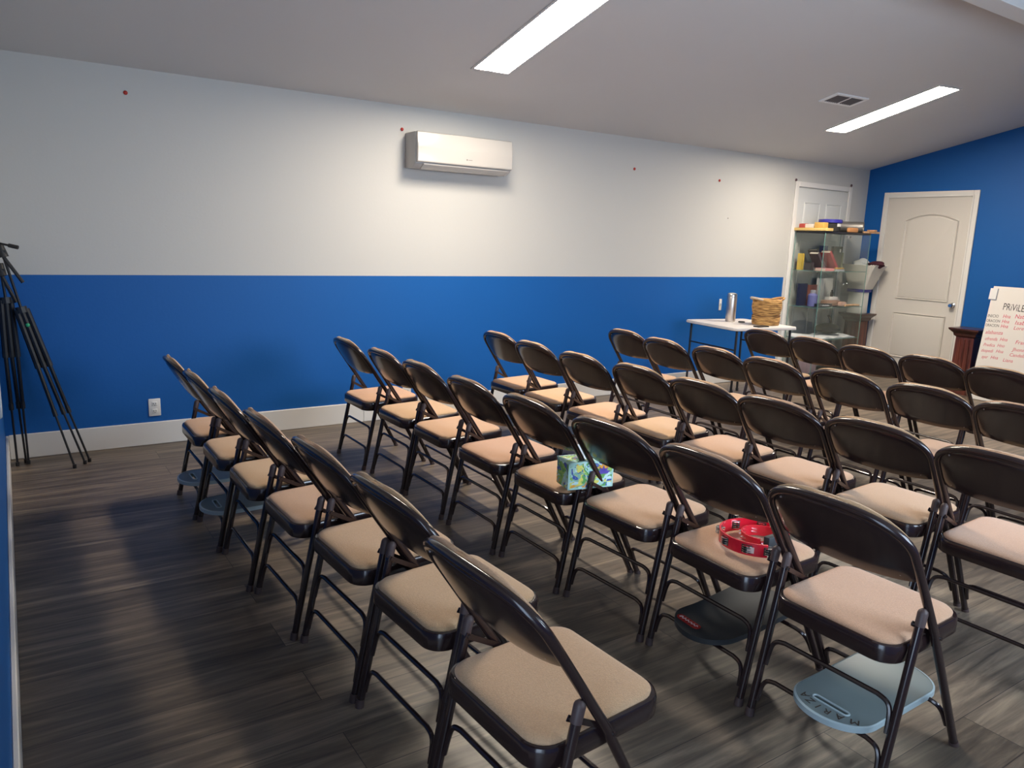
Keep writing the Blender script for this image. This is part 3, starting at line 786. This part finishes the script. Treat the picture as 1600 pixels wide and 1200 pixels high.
# ------------------------------------------------------------------ tripods leaning in the left corner
def tripod(name, label, head, coll, knee, mid, feet, dirr, handle=None, dot=False):
    o = thing(name, label, 'tripod', (feet[0][0], feet[0][1], 0), group='folded camera tripods in the corner')
    base = Vector((feet[0][0], feet[0][1], 0))
    rel = lambda p: Vector(p) - base
    head, coll, knee, mid = map(Vector, (head, coll, knee, mid))
    ax = (coll - head).normalized(); side = Vector(dirr).normalized()
    obj('centre_column', tube([rel(head), rel(coll)], .0075, 8), M_BLACK, o)
    hd = bmesh.new(); add_tube(hd, [rel(head - ax * .05), rel(head + ax * .02)], .024, 12, rads=[.018, .026]); add_box(hd, *sum([[rel(head)[i] - a, rel(head)[i] + a] for i, a in enumerate((.016, .02, .02))], []))
    h = obj('pan_head', hd, M_BPLAS, o)
    cb = tube([rel(coll - ax * .015), rel(coll + ax * .02)], .03, 10); obj('leg_collar', cb, M_BPLAS, o)
    for k, f in enumerate(feet):
        off = side * (k - 1) * .024
        ft = Vector(f); c_ = coll + off; kn = knee + off * 1.25; md = mid + off * 1.25 if False else kn.lerp(ft, .46)
        lg_ = obj('leg', tube([rel(c_), rel(kn)], .0155, 8), M_BLACK, o)
        obj('leg_clamp', tube([rel(kn.lerp(c_, .03)), rel(kn.lerp(ft, .03))], .016, 8), M_BPLAS, lg_)
        obj('lower_leg', tube([rel(kn), rel(md)], .0105, 8), M_BLACK, lg_)
        obj('leg_clamp', tube([rel(md.lerp(kn, .06)), rel(md.lerp(ft, .06))], .0125, 8), M_BPLAS, lg_)
        obj('lowest_leg', tube([rel(md), rel(ft + Vector((0, 0, .01)))], .006, 8), M_BLACK, lg_)
        obj('foot_cap', tube([rel(ft + Vector((0, 0, .022))), rel(ft)], .010, 8), M_BPLAS, lg_)
    if dot:
        bm = bmesh.new(); bmesh.ops.create_uvsphere(bm, u_segments=10, v_segments=6, radius=.012)
        obj('green_marker', bm, pmat('green_dot', (.03, .35, .15), .5), o, loc=rel(coll.lerp(knee, .28) + Vector((0, -.010, 0))))
    if handle:
        a, b_ = map(Vector, handle)
        hh = obj('pan_handle', tube([rel(a), rel(b_)], .006, 8), M_BLACK, h)
        obj('handle_grip', tube([rel(a.lerp(b_, .55)), rel(b_)], .011, 8), M_BPLAS, hh)
    # spread stay hanging from the head
    obj('brace_arm', tube([rel(head + ax * .02), rel(head + ax * .17 + side * .05 + Vector((0, -.02, 0)))], .010, 8), M_BPLAS, o)
tripod('camera_tripod', 'black folded tripod leaning in the corner, the one with a green dot', (.052, -.16, 1.225), (.118, -.18, .915), (.20, -.21, .60), (.28, -.25, .30),
       [(.31, -.355, 0), (.368, -.294, 0), (.395, -.255, 0)], (1, .1, .15), ((.03, -.20, 1.285), (.127, -.24, 1.262)), True)
tripod('camera_tripod', 'black folded tripod leaning in the corner, closest to the left wall', (.038, -.12, 1.12), (.048, -.14, .965), (.052, -.15, .66), (.06, -.16, .33),
       [(.033, -.165, 0), (.076, -.115, 0), (.088, -.15, 0)], (1, .3, 0))

# ------------------------------------------------------------------ folding table with bottle and basket
TZ = .715; TC = (5.676, -.65); TA = radians(-9)
tb_ = thing('folding_table', 'small white folding table with black legs beside the glass cabinet', 'table', (TC[0], TC[1], 0), TA)
M_TAB = pmat('table_plastic', (.66, .62, .60), .45)
H_ = .36
l_ = rrect(-H_, H_, -H_, H_, .05, 6)
obj('table_top', loops_bm([[(x * .985, y * .985, TZ - .026) for x, y in l_], [(x, y, TZ - .021) for x, y in l_], [(x, y, TZ - .006) for x, y in l_], [(x * .99, y * .99, TZ) for x, y in l_]]), M_TAB, tb_)
for sx in (-1, 1):
    for sy in (-1, 1):
        lg_ = obj('leg', tube([(sx * .305, sy * .315, TZ - .0262), (sx * .315, sy * .315, .015)], .0105, 8), M_BLACK, tb_)
        obj('foot_cap', tube([(sx * .3145, sy * .315, .03), (sx * .315, sy * .315, 0)], .014, 8), M_BPLAS, lg_)
    obj('leg_rail', tube(smooth([(sx * .312, -.315, .17), (sx * .28, -.27, .13), (sx * .28, 0, .13), (sx * .28, .27, .13), (sx * .312, .315, .17)], 4), .008, 8), M_BLACK, tb_)
    obj('leg_rail', tube([(sx * .308, -.315, TZ - .2), (sx * .308, .315, TZ - .2)], .007, 8), M_BLACK, tb_)
obj('leg_brace', tube([(.308, 0.05, TZ - .2), (.10, 0.05, TZ - .033)], .007, 8), M_BLACK, tb_)
bt = thing('steel_bottle', 'tall brushed steel bottle standing on the white folding table', 'bottle', (5.70, -.51, TZ))
obj('body', lathe([(.044, 0), (.046, .004), (.046, .225), (.044, .232)], 28), pmat('brushed_steel', (.60, .56, .53), .35, metal=1.0), bt)
obj('lid', lathe([(.0445, .233), (.0445, .252), (.040, .262), (.020, .268), (.003, .269)], 28), M_STEEL, bt)
tag(obj('dark_disc', lathe([(.030, 0), (.032, .003), (.028, .010), (.01, .012)], 20), M_DARK, loc=(5.755, -.60, TZ)), 'small dark flat disc lying beside the steel bottle', 'cap')  # low dark disc set on the table top, then the black phone follows
tag(obj('black_phone', loops_bm([[(x, y, 0) for x, y in rrect(-.07, .07, -.035, .035, .01)], [(x, y, .009) for x, y in rrect(-.07, .07, -.035, .035, .01)]]), M_BPLAS, loc=(5.62, -.93, TZ)), 'flat black phone on the table edge in front of the basket', 'phone')
bs = thing('woven_basket', 'round woven straw basket with two handles on the folding table', 'basket', (5.84, -.80, TZ))
M_BASK = basket_mat()
bm = bmesh.new()
NR = 13
for k in range(NR):
    z = .0105 + k * .0165; r = .112 + .003 * sin(k * .9) + .001 * k
    if k == 5: r -= .006
    ringp = [(r * cos(a) + .0015 * sin(a * 9 + k), r * sin(a), z + .0015 * sin(a * 7 + k * 2)) for a in [2 * pi * i / 40 for i in range(41)]]
    add_tube(bm, ringp, .0098, 7)
obj('coiled_wall', bm, M_BASK, bs)
obj('dark_band', tube([(.1225 * cos(a), .1225 * sin(a), .085 + .003 * sin(a * 5)) for a in [2 * pi * i / 40 for i in range(41)]], .0035, 6), pmat('straw_dark', (.12, .05, .02), .8), bs)
obj('bottom', lathe([(.105, 0.0), (.105, .008)], 30), M_BASK, bs)
obj('rim', tube([(.115 * cos(a), .115 * sin(a), .222) for a in [2 * pi * i / 40 for i in range(41)]], .011, 8), M_BASK, bs)
for s, am in ((1, M_BASK), (-1, pmat('straw_pale', (.55, .45, .35), .8))):
    obj('handle', tube(smooth([(s * .06, -s * .095, .225), (s * .12, -s * .075, .232), (s * .165, -s * .05, .245), (s * .14, -s * .0, .240), (s * .11, s * .04, .226)], 4), .010, 8), am, bs)

# ------------------------------------------------------------------ glass display cabinet
CX0, CX1, CY0, CY1, CZT = 7.195, 8.01, -.39, -.03, 1.60
cab = thing('display_cabinet', 'tall glass display cabinet with black top in front of the panelled door', 'cabinet', (CX0, CY0, 0))
W_, D_ = CX1 - CX0, CY1 - CY0
M_CBL = pmat('cabinet_black', (.018, .018, .024), .4)
obj('top_board', box(0, W_, 0, D_, CZT - .02, CZT, .003), M_CBL, cab)
obj('base_board', box(0, W_, 0, D_, .0, .075, .003), pmat('cabinet_base', (.05, .045, .05), .5), cab)
for nm, a in (('side_glass', (0, .005, .004, D_ - .004, .076, CZT - .021)), ('side_glass', (W_ - .005, W_, .004, D_ - .004, .076, CZT - .021)), ('back_glass', (.006, W_ - .006, D_ - .005, D_, .076, CZT - .021))):
    g = obj(nm, box(*a), M_GLASS, cab, flat=True)
for k, (x0, x1) in enumerate(((.004, .4165), (.4195, W_ - .004))):
    g = obj('glass_door', box(x0, x1, -.006, -.001, .078, CZT - .024), M_GLASS, cab, flat=True)
    kx = .4165 - .028 if k == 0 else .4195 + .028
    bm = bmesh.new(); bmesh.ops.create_uvsphere(bm, u_segments=12, v_segments=8, radius=.011)
    obj('knob', bm, M_CHROME, g, loc=(kx, -.018, 1.055))
    for z in (CZT - .05, .10):
        bm = bmesh.new(); add_box(bm, kx - .012, kx + .012, -.012, .002, z - .012, z + .012, .003)
        obj('hinge_stud', bm, M_STEEL, g)
for x, y in ((0, 0), (W_, 0), (0, D_), (W_, D_)):
    obj('edge_strip', box(x - .0025, x + .0025, y - .0025, y + .0025, .076, CZT - .021), M_GEDGE, cab, flat=True)
SH = {1: 1.185, 2: .80, 3: .455}
for k, z in SH.items():
    g = obj('glass_shelf', box(.008, W_ - .008, .004, D_ - .008, z - .006, z), M_GLASS, cab, flat=True)
    bm = bmesh.new(); add_box(bm, .008, W_ - .008, .0015, .004, z - .006, z); add_box(bm, .0055, .008, .004, D_ - .008, z - .006, z)
    obj('shelf_edge', bm, M_GEDGE, g, flat=True)
    for x in (.014, W_ - .014):
        for y in (.06, D_ - .06):
            obj('shelf_pin', lathe([(.005, z - .016), (.005, z - .007)], 8, cx=x, cy=y), M_STEEL, g)

def bookm(name, color, cols=None): return pmat(name, color, .5)
def make_book(label, size, loc, rot, cover, pages=(.55, .5, .42), group='books in the glass cabinet', emblem=None):
    """size = (thickness, depth, height), standing upright, spine to -y"""
    th, dp, hg = size
    b0 = thing('book', label, 'book', loc, group=group); b0.rotation_euler = rot
    bm = bmesh.new(); add_box(bm, -th / 2, -th / 2 + .003, 0, dp, 0, hg); add_box(bm, th / 2 - .003, th / 2, 0, dp, 0, hg); add_box(bm, -th / 2, th / 2, -.002, .002, 0, hg)
    obj('cover', bm, pmat('cover_%s' % '_'.join(str(int(c * 100)) for c in cover), cover, .5), b0, flat=True)
    obj('page_block', box(-th / 2 + .003, th / 2 - .003, .002, dp - .005, .004, hg - .004), pmat('paper', pages, .8), b0, flat=True)
    if emblem: obj('cover_emblem', box(-th / 2 - .001, -th / 2, dp * .35, dp * .6, hg * .7, hg * .85, .0004), pmat('emblem', emblem, .5), b0, flat=True)
    return b0
s1 = SH[1]
# shelf one: leaning books, covers turned to the room
Zr = radians(90)
make_book('yellow book standing at the left end of the top shelf', (.03, .06, .175), (7.235, -.125, s1 + .001), (0, 0, 0), (.55, .38, .06))
make_book('short black book low at the left end of the top shelf', (.05, .08, .085), (7.245, -.24, s1 + .001), (0, 0, 0), (.03, .025, .03))
make_book('dark leather book leaning left on the top shelf', (.034, .11, .225), (7.43, -.27, s1 + .014), (0, radians(-40), 0), (.07, .045, .055))
make_book('tall grey brown book leaning on the top shelf, behind the red one', (.022, .12, .27), (7.56, -.185, s1 + .011), (0, radians(-40), 0), (.12, .09, .085))
make_book('red leather book leaning in the middle of the top shelf', (.034, .12, .25), (7.60, -.31, s1 + .014), (0, radians(-41), 0), (.34, .035, .045))
make_book('navy blue book standing upright on the top shelf', (.07, .06, .265), (7.655, -.10, s1 + .001), (0, 0, 0), (.02, .03, .12))
make_book('dark green book with small white emblem standing on the top shelf', (.165, .03, .262), (7.775, -.17, s1 + .001), (radians(0), 0, 0), (.075, .075, .05))
obj_ = obj
tag(obj('emblem_card', box(7.80, 7.825, -.1755, -.1735, s1 + .20, s1 + .235, .0005), pmat('emblem', (.7, .68, .6), .5), flat=True), 'tiny white emblem card on the dark green book', 'card')
make_book('slim olive book at the right of the green book', (.022, .09, .195), (7.875, -.17, s1 + .001), (0, 0, 0), (.20, .22, .13))
make_book('pink book lying flat at the front of the top shelf', (.028, .13, .15), (7.44, -.37, s1 + .016), (0, radians(-90), 0), (.62, .22, .22))
make_book('grey white booklet lying flat beside the pink book', (.02, .12, .16), (7.62, -.375, s1 + .012), (0, radians(-90), 0), (.45, .45, .47))
tag(obj('gilt_box', box(7.47, 7.60, -.383, -.353, s1 + .024, s1 + .04, .003), pmat('gilt', (.65, .38, .10), .35, metal=.4)), 'small golden box at the front edge of the top shelf', 'box')
# shelf two
s2 = SH[2]
def simple_box(name, label, cat, b6, col, rough=.5, bev=.003, group=None):
    cx, cy = (b6[0] + b6[1]) / 2, (b6[2] + b6[3]) / 2
    return tag(obj(name, box(b6[0] - cx, b6[1] - cx, b6[2] - cy, b6[3] - cy, 0, b6[5] - b6[4], bev), pmat('paint_%s' % '_'.join(str(int(c * 100)) for c in col), col, rough), loc=(cx, cy, b6[4])), label, cat, group)
make_book('black book standing at the left end of the middle shelf', (.13, .03, .24), (7.275, -.14, s2 + .001), (0, 0, 0), (.02, .022, .05))
make_book('reddish brown picture book on the middle shelf beside the black book', (.155, .025, .225), (7.435, -.14, s2 + .001), (0, 0, 0), (.28, .10, .07))
vb = thing('violet_bottle', 'violet plastic bottle with grey cap on the middle shelf', 'bottle', (7.325, -.23, s2 + .001))
obj('body', lathe([(.048, 0), (.05, .004), (.05, .12), (.03, .14)], 20), pmat('violet_plastic', (.16, .16, .36), .35), vb); obj('cap', lathe([(.03, .141), (.03, .172), (.02, .176)], 16), pmat('cap_grey', (.35, .33, .36), .5), vb)
bl = thing('black_box', 'flat black box with white lettering marks on the middle shelf', 'box', (7.41, -.31, s2 + .001))
obj('carton', box(-.115, .115, -.03, .03, 0, .034, .002), M_BPLAS, bl)
bm = bmesh.new()
for k in range(7): add_box(bm, -.06 + k * .018, -.048 + k * .018, -.0308, -.03, .012, .02 + .003 * (k % 2))
obj('printed_marks', bm, pmat('print_white', (.6, .6, .65), .5), bl, flat=True)
simple_box('picture_card', 'pale framed picture card leaning at the back of the middle shelf', 'picture', (7.60, 7.90, -.075, -.065, s2 + .001, s2 + .295), (.50, .47, .43))
simple_box('brown_pebble_box', 'rough brown wooden ornament under the white box on middle shelf', 'ornament', (7.55, 7.80, -.27, -.17, s2 + .001, s2 + .065), (.28, .15, .10), .7, .02)
simple_box('white_box', 'small white box on the brown ornament, middle shelf', 'box', (7.60, 7.75, -.25, -.19, s2 + .066, s2 + .10), (.72, .68, .64))
tag(obj('dark_vial', lathe([(.014, 0), (.015, .003), (.015, .05), (.009, .055), (.009, .072)], 14), M_DARK, loc=(7.675, -.22, s2 + .101)), 'small dark vial standing on the little white box', 'vial')
simple_box('pink_stone', 'pinkish stone on the middle shelf right of the white box', 'stone', (7.70, 7.80, -.34, -.28, s2 + .001, s2 + .05), (.50, .30, .24), .7, .018)
tag(obj('wooden_stick', tube(smooth([(-.12, 0, .012), (-.03, .004, .014), (.05, 0, .016), (.13, -.004, .012)], 4), .012, 10, rads=None), M_DRIFT, loc=(7.86, -.355, s2 + .001)), 'pale wooden stick lying at the right of the middle shelf', 'stick')
# shelf three
s3 = SH[3]
bm = bmesh.new(); nx, ny = 26, 12; g = [[bm.verts.new((7.21 + .765 * i / nx, -.37 + .32 * j / ny, s3 + .006 + .012 * (1 + sin(i * .9 + j * .5)) * .6 + .02 * max(0, sin(i * .35)) * (j / ny))) for j in range(ny + 1)] for i in range(nx + 1)]
for i in range(nx):
    for j in range(ny): bm.faces.new((g[i][j], g[i + 1][j], g[i + 1][j + 1], g[i][j + 1]))
ex = bmesh.ops.extrude_face_region(bm, geom=bm.faces[:])
for v_ in [e for e in ex['geom'] if isinstance(e, bmesh.types.BMVert)]: v_.co.z = s3 + .001
tag(obj('white_cloth', bm, pmat('cloth_white', (.66, .66, .68), .9)), 'crumpled white cloth spread over the lowest glass shelf', 'cloth')
po = thing('dark_pot', 'dark rounded pot with an upright spout on the white cloth', 'pot', (7.72, -.19, s3 + .034))
M_POT = pmat('pot_dark', (.012, .012, .011), .6)
bm = lathe([(.05, 0), (.10, .01), (.135, .035), (.13, .065), (.09, .095), (.03, .112), (.005, .114)], 24); obj('body', bm, M_POT, po)
obj('spout', tube(smooth([(.03, 0, .10), (.02, -.01, .14), (-.005, -.01, .18), (-.03, -.01, .20)], 4), .012, 8, rads=None), M_POT, po)
simple_box('pink_doll_box', 'pinkish blue box standing in the bottom of the cabinet', 'box', (7.24, 7.42, -.30, -.2, .076, .26), (.34, .24, .26))
# on top of the cabinet
tz = CZT + .0005
simple_box('pine_board', 'yellow pine board along the left edge of the cabinet top', 'board', (7.175, 7.30, -.405, -.01, tz, tz + .030), (.66, .46, .16), .5)
simple_box('red_box', 'small red box on the pine board, leftmost', 'box', (7.20, 7.27, -.125, -.055, tz + .031, tz + .075), (.42, .06, .05))
simple_box('white_carton', 'small white carton on the pine board beside the red box', 'box', (7.20, 7.27, -.235, -.13, tz + .031, tz + .07), (.66, .60, .54))
simple_box('yellow_box', 'yellow box on the pine board next to the blue lidded tub', 'box', (7.195, 7.275, -.355, -.245, tz + .031, tz + .088), (.60, .36, .09))
tu = thing('plastic_tub', 'dark plastic tub with blue lid and white sticker on the cabinet', 'tub', (7.44, -.265, tz))
obj('body', lathe([(.095, 0), (.10, .004), (.108, .095)], 28), M_DARK, tu)
obj('lid', lathe([(.113, .088), (.120, .092), (.120, .122), (.114, .126)], 28), pmat('lid_blue', (.035, .03, .30), .35), tu)
obj('sticker', arc_band(.1065, 255, 300, .032, .002, 8, .052), pmat('sticker_white', (.75, .73, .7), .5), tu)
pt = thing('steel_pot', 'grey metal pot lying on its side on the cabinet, open mouth toward the room', 'pot', (7.90, -.205, tz + .0625), radians(-64))
bm = bmesh.new()
add_lathe(bm, [(.003, -.15), (.058, -.15), (.061, -.14), (.061, .128), (.0625, .13), (.0625, .135), (.056, .135), (.056, -.13), (.003, -.132)], 30, axis='x')
obj('shell', bm, pmat('aged_tin', (.36, .34, .32), .4, metal=.8), pt)
simple_box('orange_wood_block', 'orange carved wood piece in front of the metal pot', 'carving', (7.62, 7.78, -.385, -.345, tz, tz + .05), (.58, .26, .10), .6, .012)
st = thing('carved_stick', 'light orange carved stick sticking out past the cabinet top', 'stick', (8.07, -.362, tz), radians(-4))
obj('shaft', box(-.14, .12, -.016, .016, 0, .022, .006), M_DRIFT, st); obj('cross_piece', box(-.02, .02, -.05, .05, .0225, .04, .005), M_DRIFT, st)

# ------------------------------------------------------------------ pedestals, white box, white basket
def pedestal(label, x, y, w2, h, rz=0):
    o = thing('wooden_pedestal', label, 'pedestal', (x, y, 0), rz, group='mahogany pedestals')
    def sq(hw, z): return [(-hw, -hw, z), (hw, -hw, z), (hw, hw, z), (-hw, hw, z)]
    obj('plinth', loops_bm([sq(w2 * 1.35, 0), sq(w2 * 1.35, .05), sq(w2 * 1.1, .08)]), M_MAHOG, o, flat=True)
    col = obj('column', loops_bm([sq(w2, .08), sq(w2 * .93, h - .09)]), M_MAHOG, o, flat=True)
    for s in (-.45, 0, .45):
        obj('fluting', tube([(-w2 * .985, s * w2, .12), (-w2 * .93, s * w2, h - .11)], .012, 8), M_MAHOG, col)
    obj('cap', loops_bm([sq(w2 * .93, h - .0905), sq(w2 * 1.12, h - .075), sq(w2 * 1.18, h - .05), sq(w2 * 1.5, h - .02), sq(w2 * 1.55, h - .012), sq(w2 * 1.55, h)]), M_MAHOGD, o, flat=True)
pedestal('reddish brown wooden pedestal beside the lettered board', 8.25, -1.455, .095, .672)
pedestal('reddish brown wooden pedestal behind the glass cabinet, holding the white box', 8.235, -.205, .095, .705)
wb = thing('white_tub', 'tall white container with blue rim band on the corner pedestal', 'container', (8.23, -.195, .7055))
obj('body', box(-.075, .075, -.082, .082, 0, .24, .006), pmat('container_white', (.70, .68, .63), .5), wb)
obj('rim_band', box(-.09, .09, -.098, .098, .2405, .275, .006), pmat('lid_blue', (.035, .03, .30), .35), wb)
def sqr(hw, hd, z, n=7, wob=0, cx=0, cy=0):
    return [(cx + x, cy + y + wob * sin(i * 1.7), z + wob * sin(i * 2.3)) for i, (x, y) in enumerate(rrect(-hw, hw, -hd, hd, min(hw, hd) * .3, n))]
wk = thing('white_basket', 'flared white basket filled with cloths on top of the white container', 'basket', (8.23, -.215, .981))
M_BAG = pmat('basket_white', (.64, .61, .55), .6, var=.05, vscale=20)
obj('shell', loops_bm([sqr(.085, .10, 0), sqr(.115, .145, .12), sqr(.135, .18, .21, wob=.003), sqr(.150, .205, .275, wob=.006, cy=-.012), sqr(.135, .19, .277, wob=.006, cy=-.012), sqr(.10, .14, .14)], cap1=True), M_BAG, wk, sharp=60)
def blob(name, label, cat, loc, r, mat, seed):
    bm = bmesh.new(); bmesh.ops.create_icosphere(bm, subdivisions=3, radius=1)
    rnd = random.Random(seed); ph = [rnd.random() * 6 for _ in range(6)]
    for v_ in bm.verts:
        c = v_.co; k = 1 + .13 * sin(4 * c.x + ph[0]) * sin(3.5 * c.y + ph[1]) + .09 * sin(7 * c.z + ph[2] + 3 * c.x)
        v_.co = Vector((c.x * r[0], c.y * r[1], c.z * r[2])) * k
    return tag(obj(name, bm, mat, loc=loc), label, cat, 'cloths in the white basket')
blob('folded_cloth', 'white folded cloth bulging from the white basket', 'cloth', (8.215, -.20, 1.262), (.10, .085, .062), pmat('cloth_white', (.66, .66, .68), .9), 2)
blob('folded_cloth', 'dark maroon cloth lying at the right end of the white basket', 'cloth', (8.225, -.37, 1.262), (.085, .085, .040), pmat('cloth_maroon', (.055, .012, .022), .9), 3)
blob('folded_cloth', 'grey blue cloth at the back of the white basket', 'cloth', (8.30, -.10, 1.255), (.07, .06, .045), pmat('cloth_grey', (.36, .40, .48), .9), 5)

# ------------------------------------------------------------------ lettered board
bo = thing('lettered_board', 'large white board with black and red handwriting leaning by the pedestal', 'board')
R = Matrix.Identity(4); X_ = Vector((0, -1, 0)); Y_ = Vector((.1673, 0, .9859)).normalized(); Z_ = X_.cross(Y_)
for i in range(3): R[i][0] = X_[i]; R[i][1] = Y_[i]; R[i][2] = Z_[i]
bo.matrix_world = Matrix.Translation((8.0, -1.64, .004)) @ R
obj('sheet', box(0, 1.25, 0, 1.128, -.012, 0, .002, 1), pmat('board_white', (.70, .665, .63), .35), bo, flat=True)
M_INK = pmat('ink_black', (.03, .025, .03), .5); M_INKR = pmat('ink_red', (.55, .03, .09), .5)
hdr = text_bm([('PRiViLEG', .125, .905, .095, -.03, 0, .235)]); obj('black_lettering', hdr, M_INK, bo, flat=True)
blk = text_bm([('INICIO', .008, .820, .042, .03, 0, .10), ('ORACION', .006, .772, .040, .04, 0, .125), ('ORACION', .006, .727, .040, .04, 0, .125)]); obj('black_lettering', blk, M_INK, bo, flat=True)
red = text_bm([('Hna', .145, .825, .052, .04, .2, .068), ('Nata', .250, .832, .058, .04, .2, .10), ('Hna', .145, .776, .050, .04, .2, .068), ('Isab', .262, .774, .055, .02, .2, .09),
               ('Hna', .145, .729, .050, .04, .2, .068), ('Lore', .262, .724, .050, .02, .2, .09), ('alabanza', .020, .655, .052, .05, .3, .16), ('ofrenda', .030, .592, .048, .05, .3, .115), ('Hna', .165, .601, .048, .04, .3, .07), ('Fran', .306, .590, .052, .02, .2, .09),
               ('Predica', .030, .532, .045, .05, .3, .105), ('Hno', .155, .540, .045, .04, .3, .068), ('Jhonn', .298, .520, .048, .02, .2, .11), ('despedi', .020, .474, .045, .05, .3, .115), ('Hna', .155, .483, .045, .04, .3, .068), ('Candela', .280, .466, .046, .02, .2, .14),
               ('ayer', .040, .412, .046, .05, .3, .06), ('Hna', .120, .417, .046, .04, .3, .07), ('Liana', .235, .407, .046, .02, .2, .09)])
obj('red_lettering', red, M_INKR, bo, flat=True)
tp = bmesh.new(); add_box(tp, -.02, .045, 1.0, 1.105, .0005, .006)
cn = obj('corner_clip', tp, pmat('clip_white', (.68, .68, .68), .5), bo, flat=True)
bm = bmesh.new(); add_box(bm, .045, .052, .995, 1.105, .0005, .007); add_box(bm, -.02, .052, .992, 1.0, .0005, .007)
obj('clip_shadow', bm, pmat('shadow_grey', (.28, .30, .36), .5), cn, flat=True)  # grey strips stand in for the shadow of the white corner piece
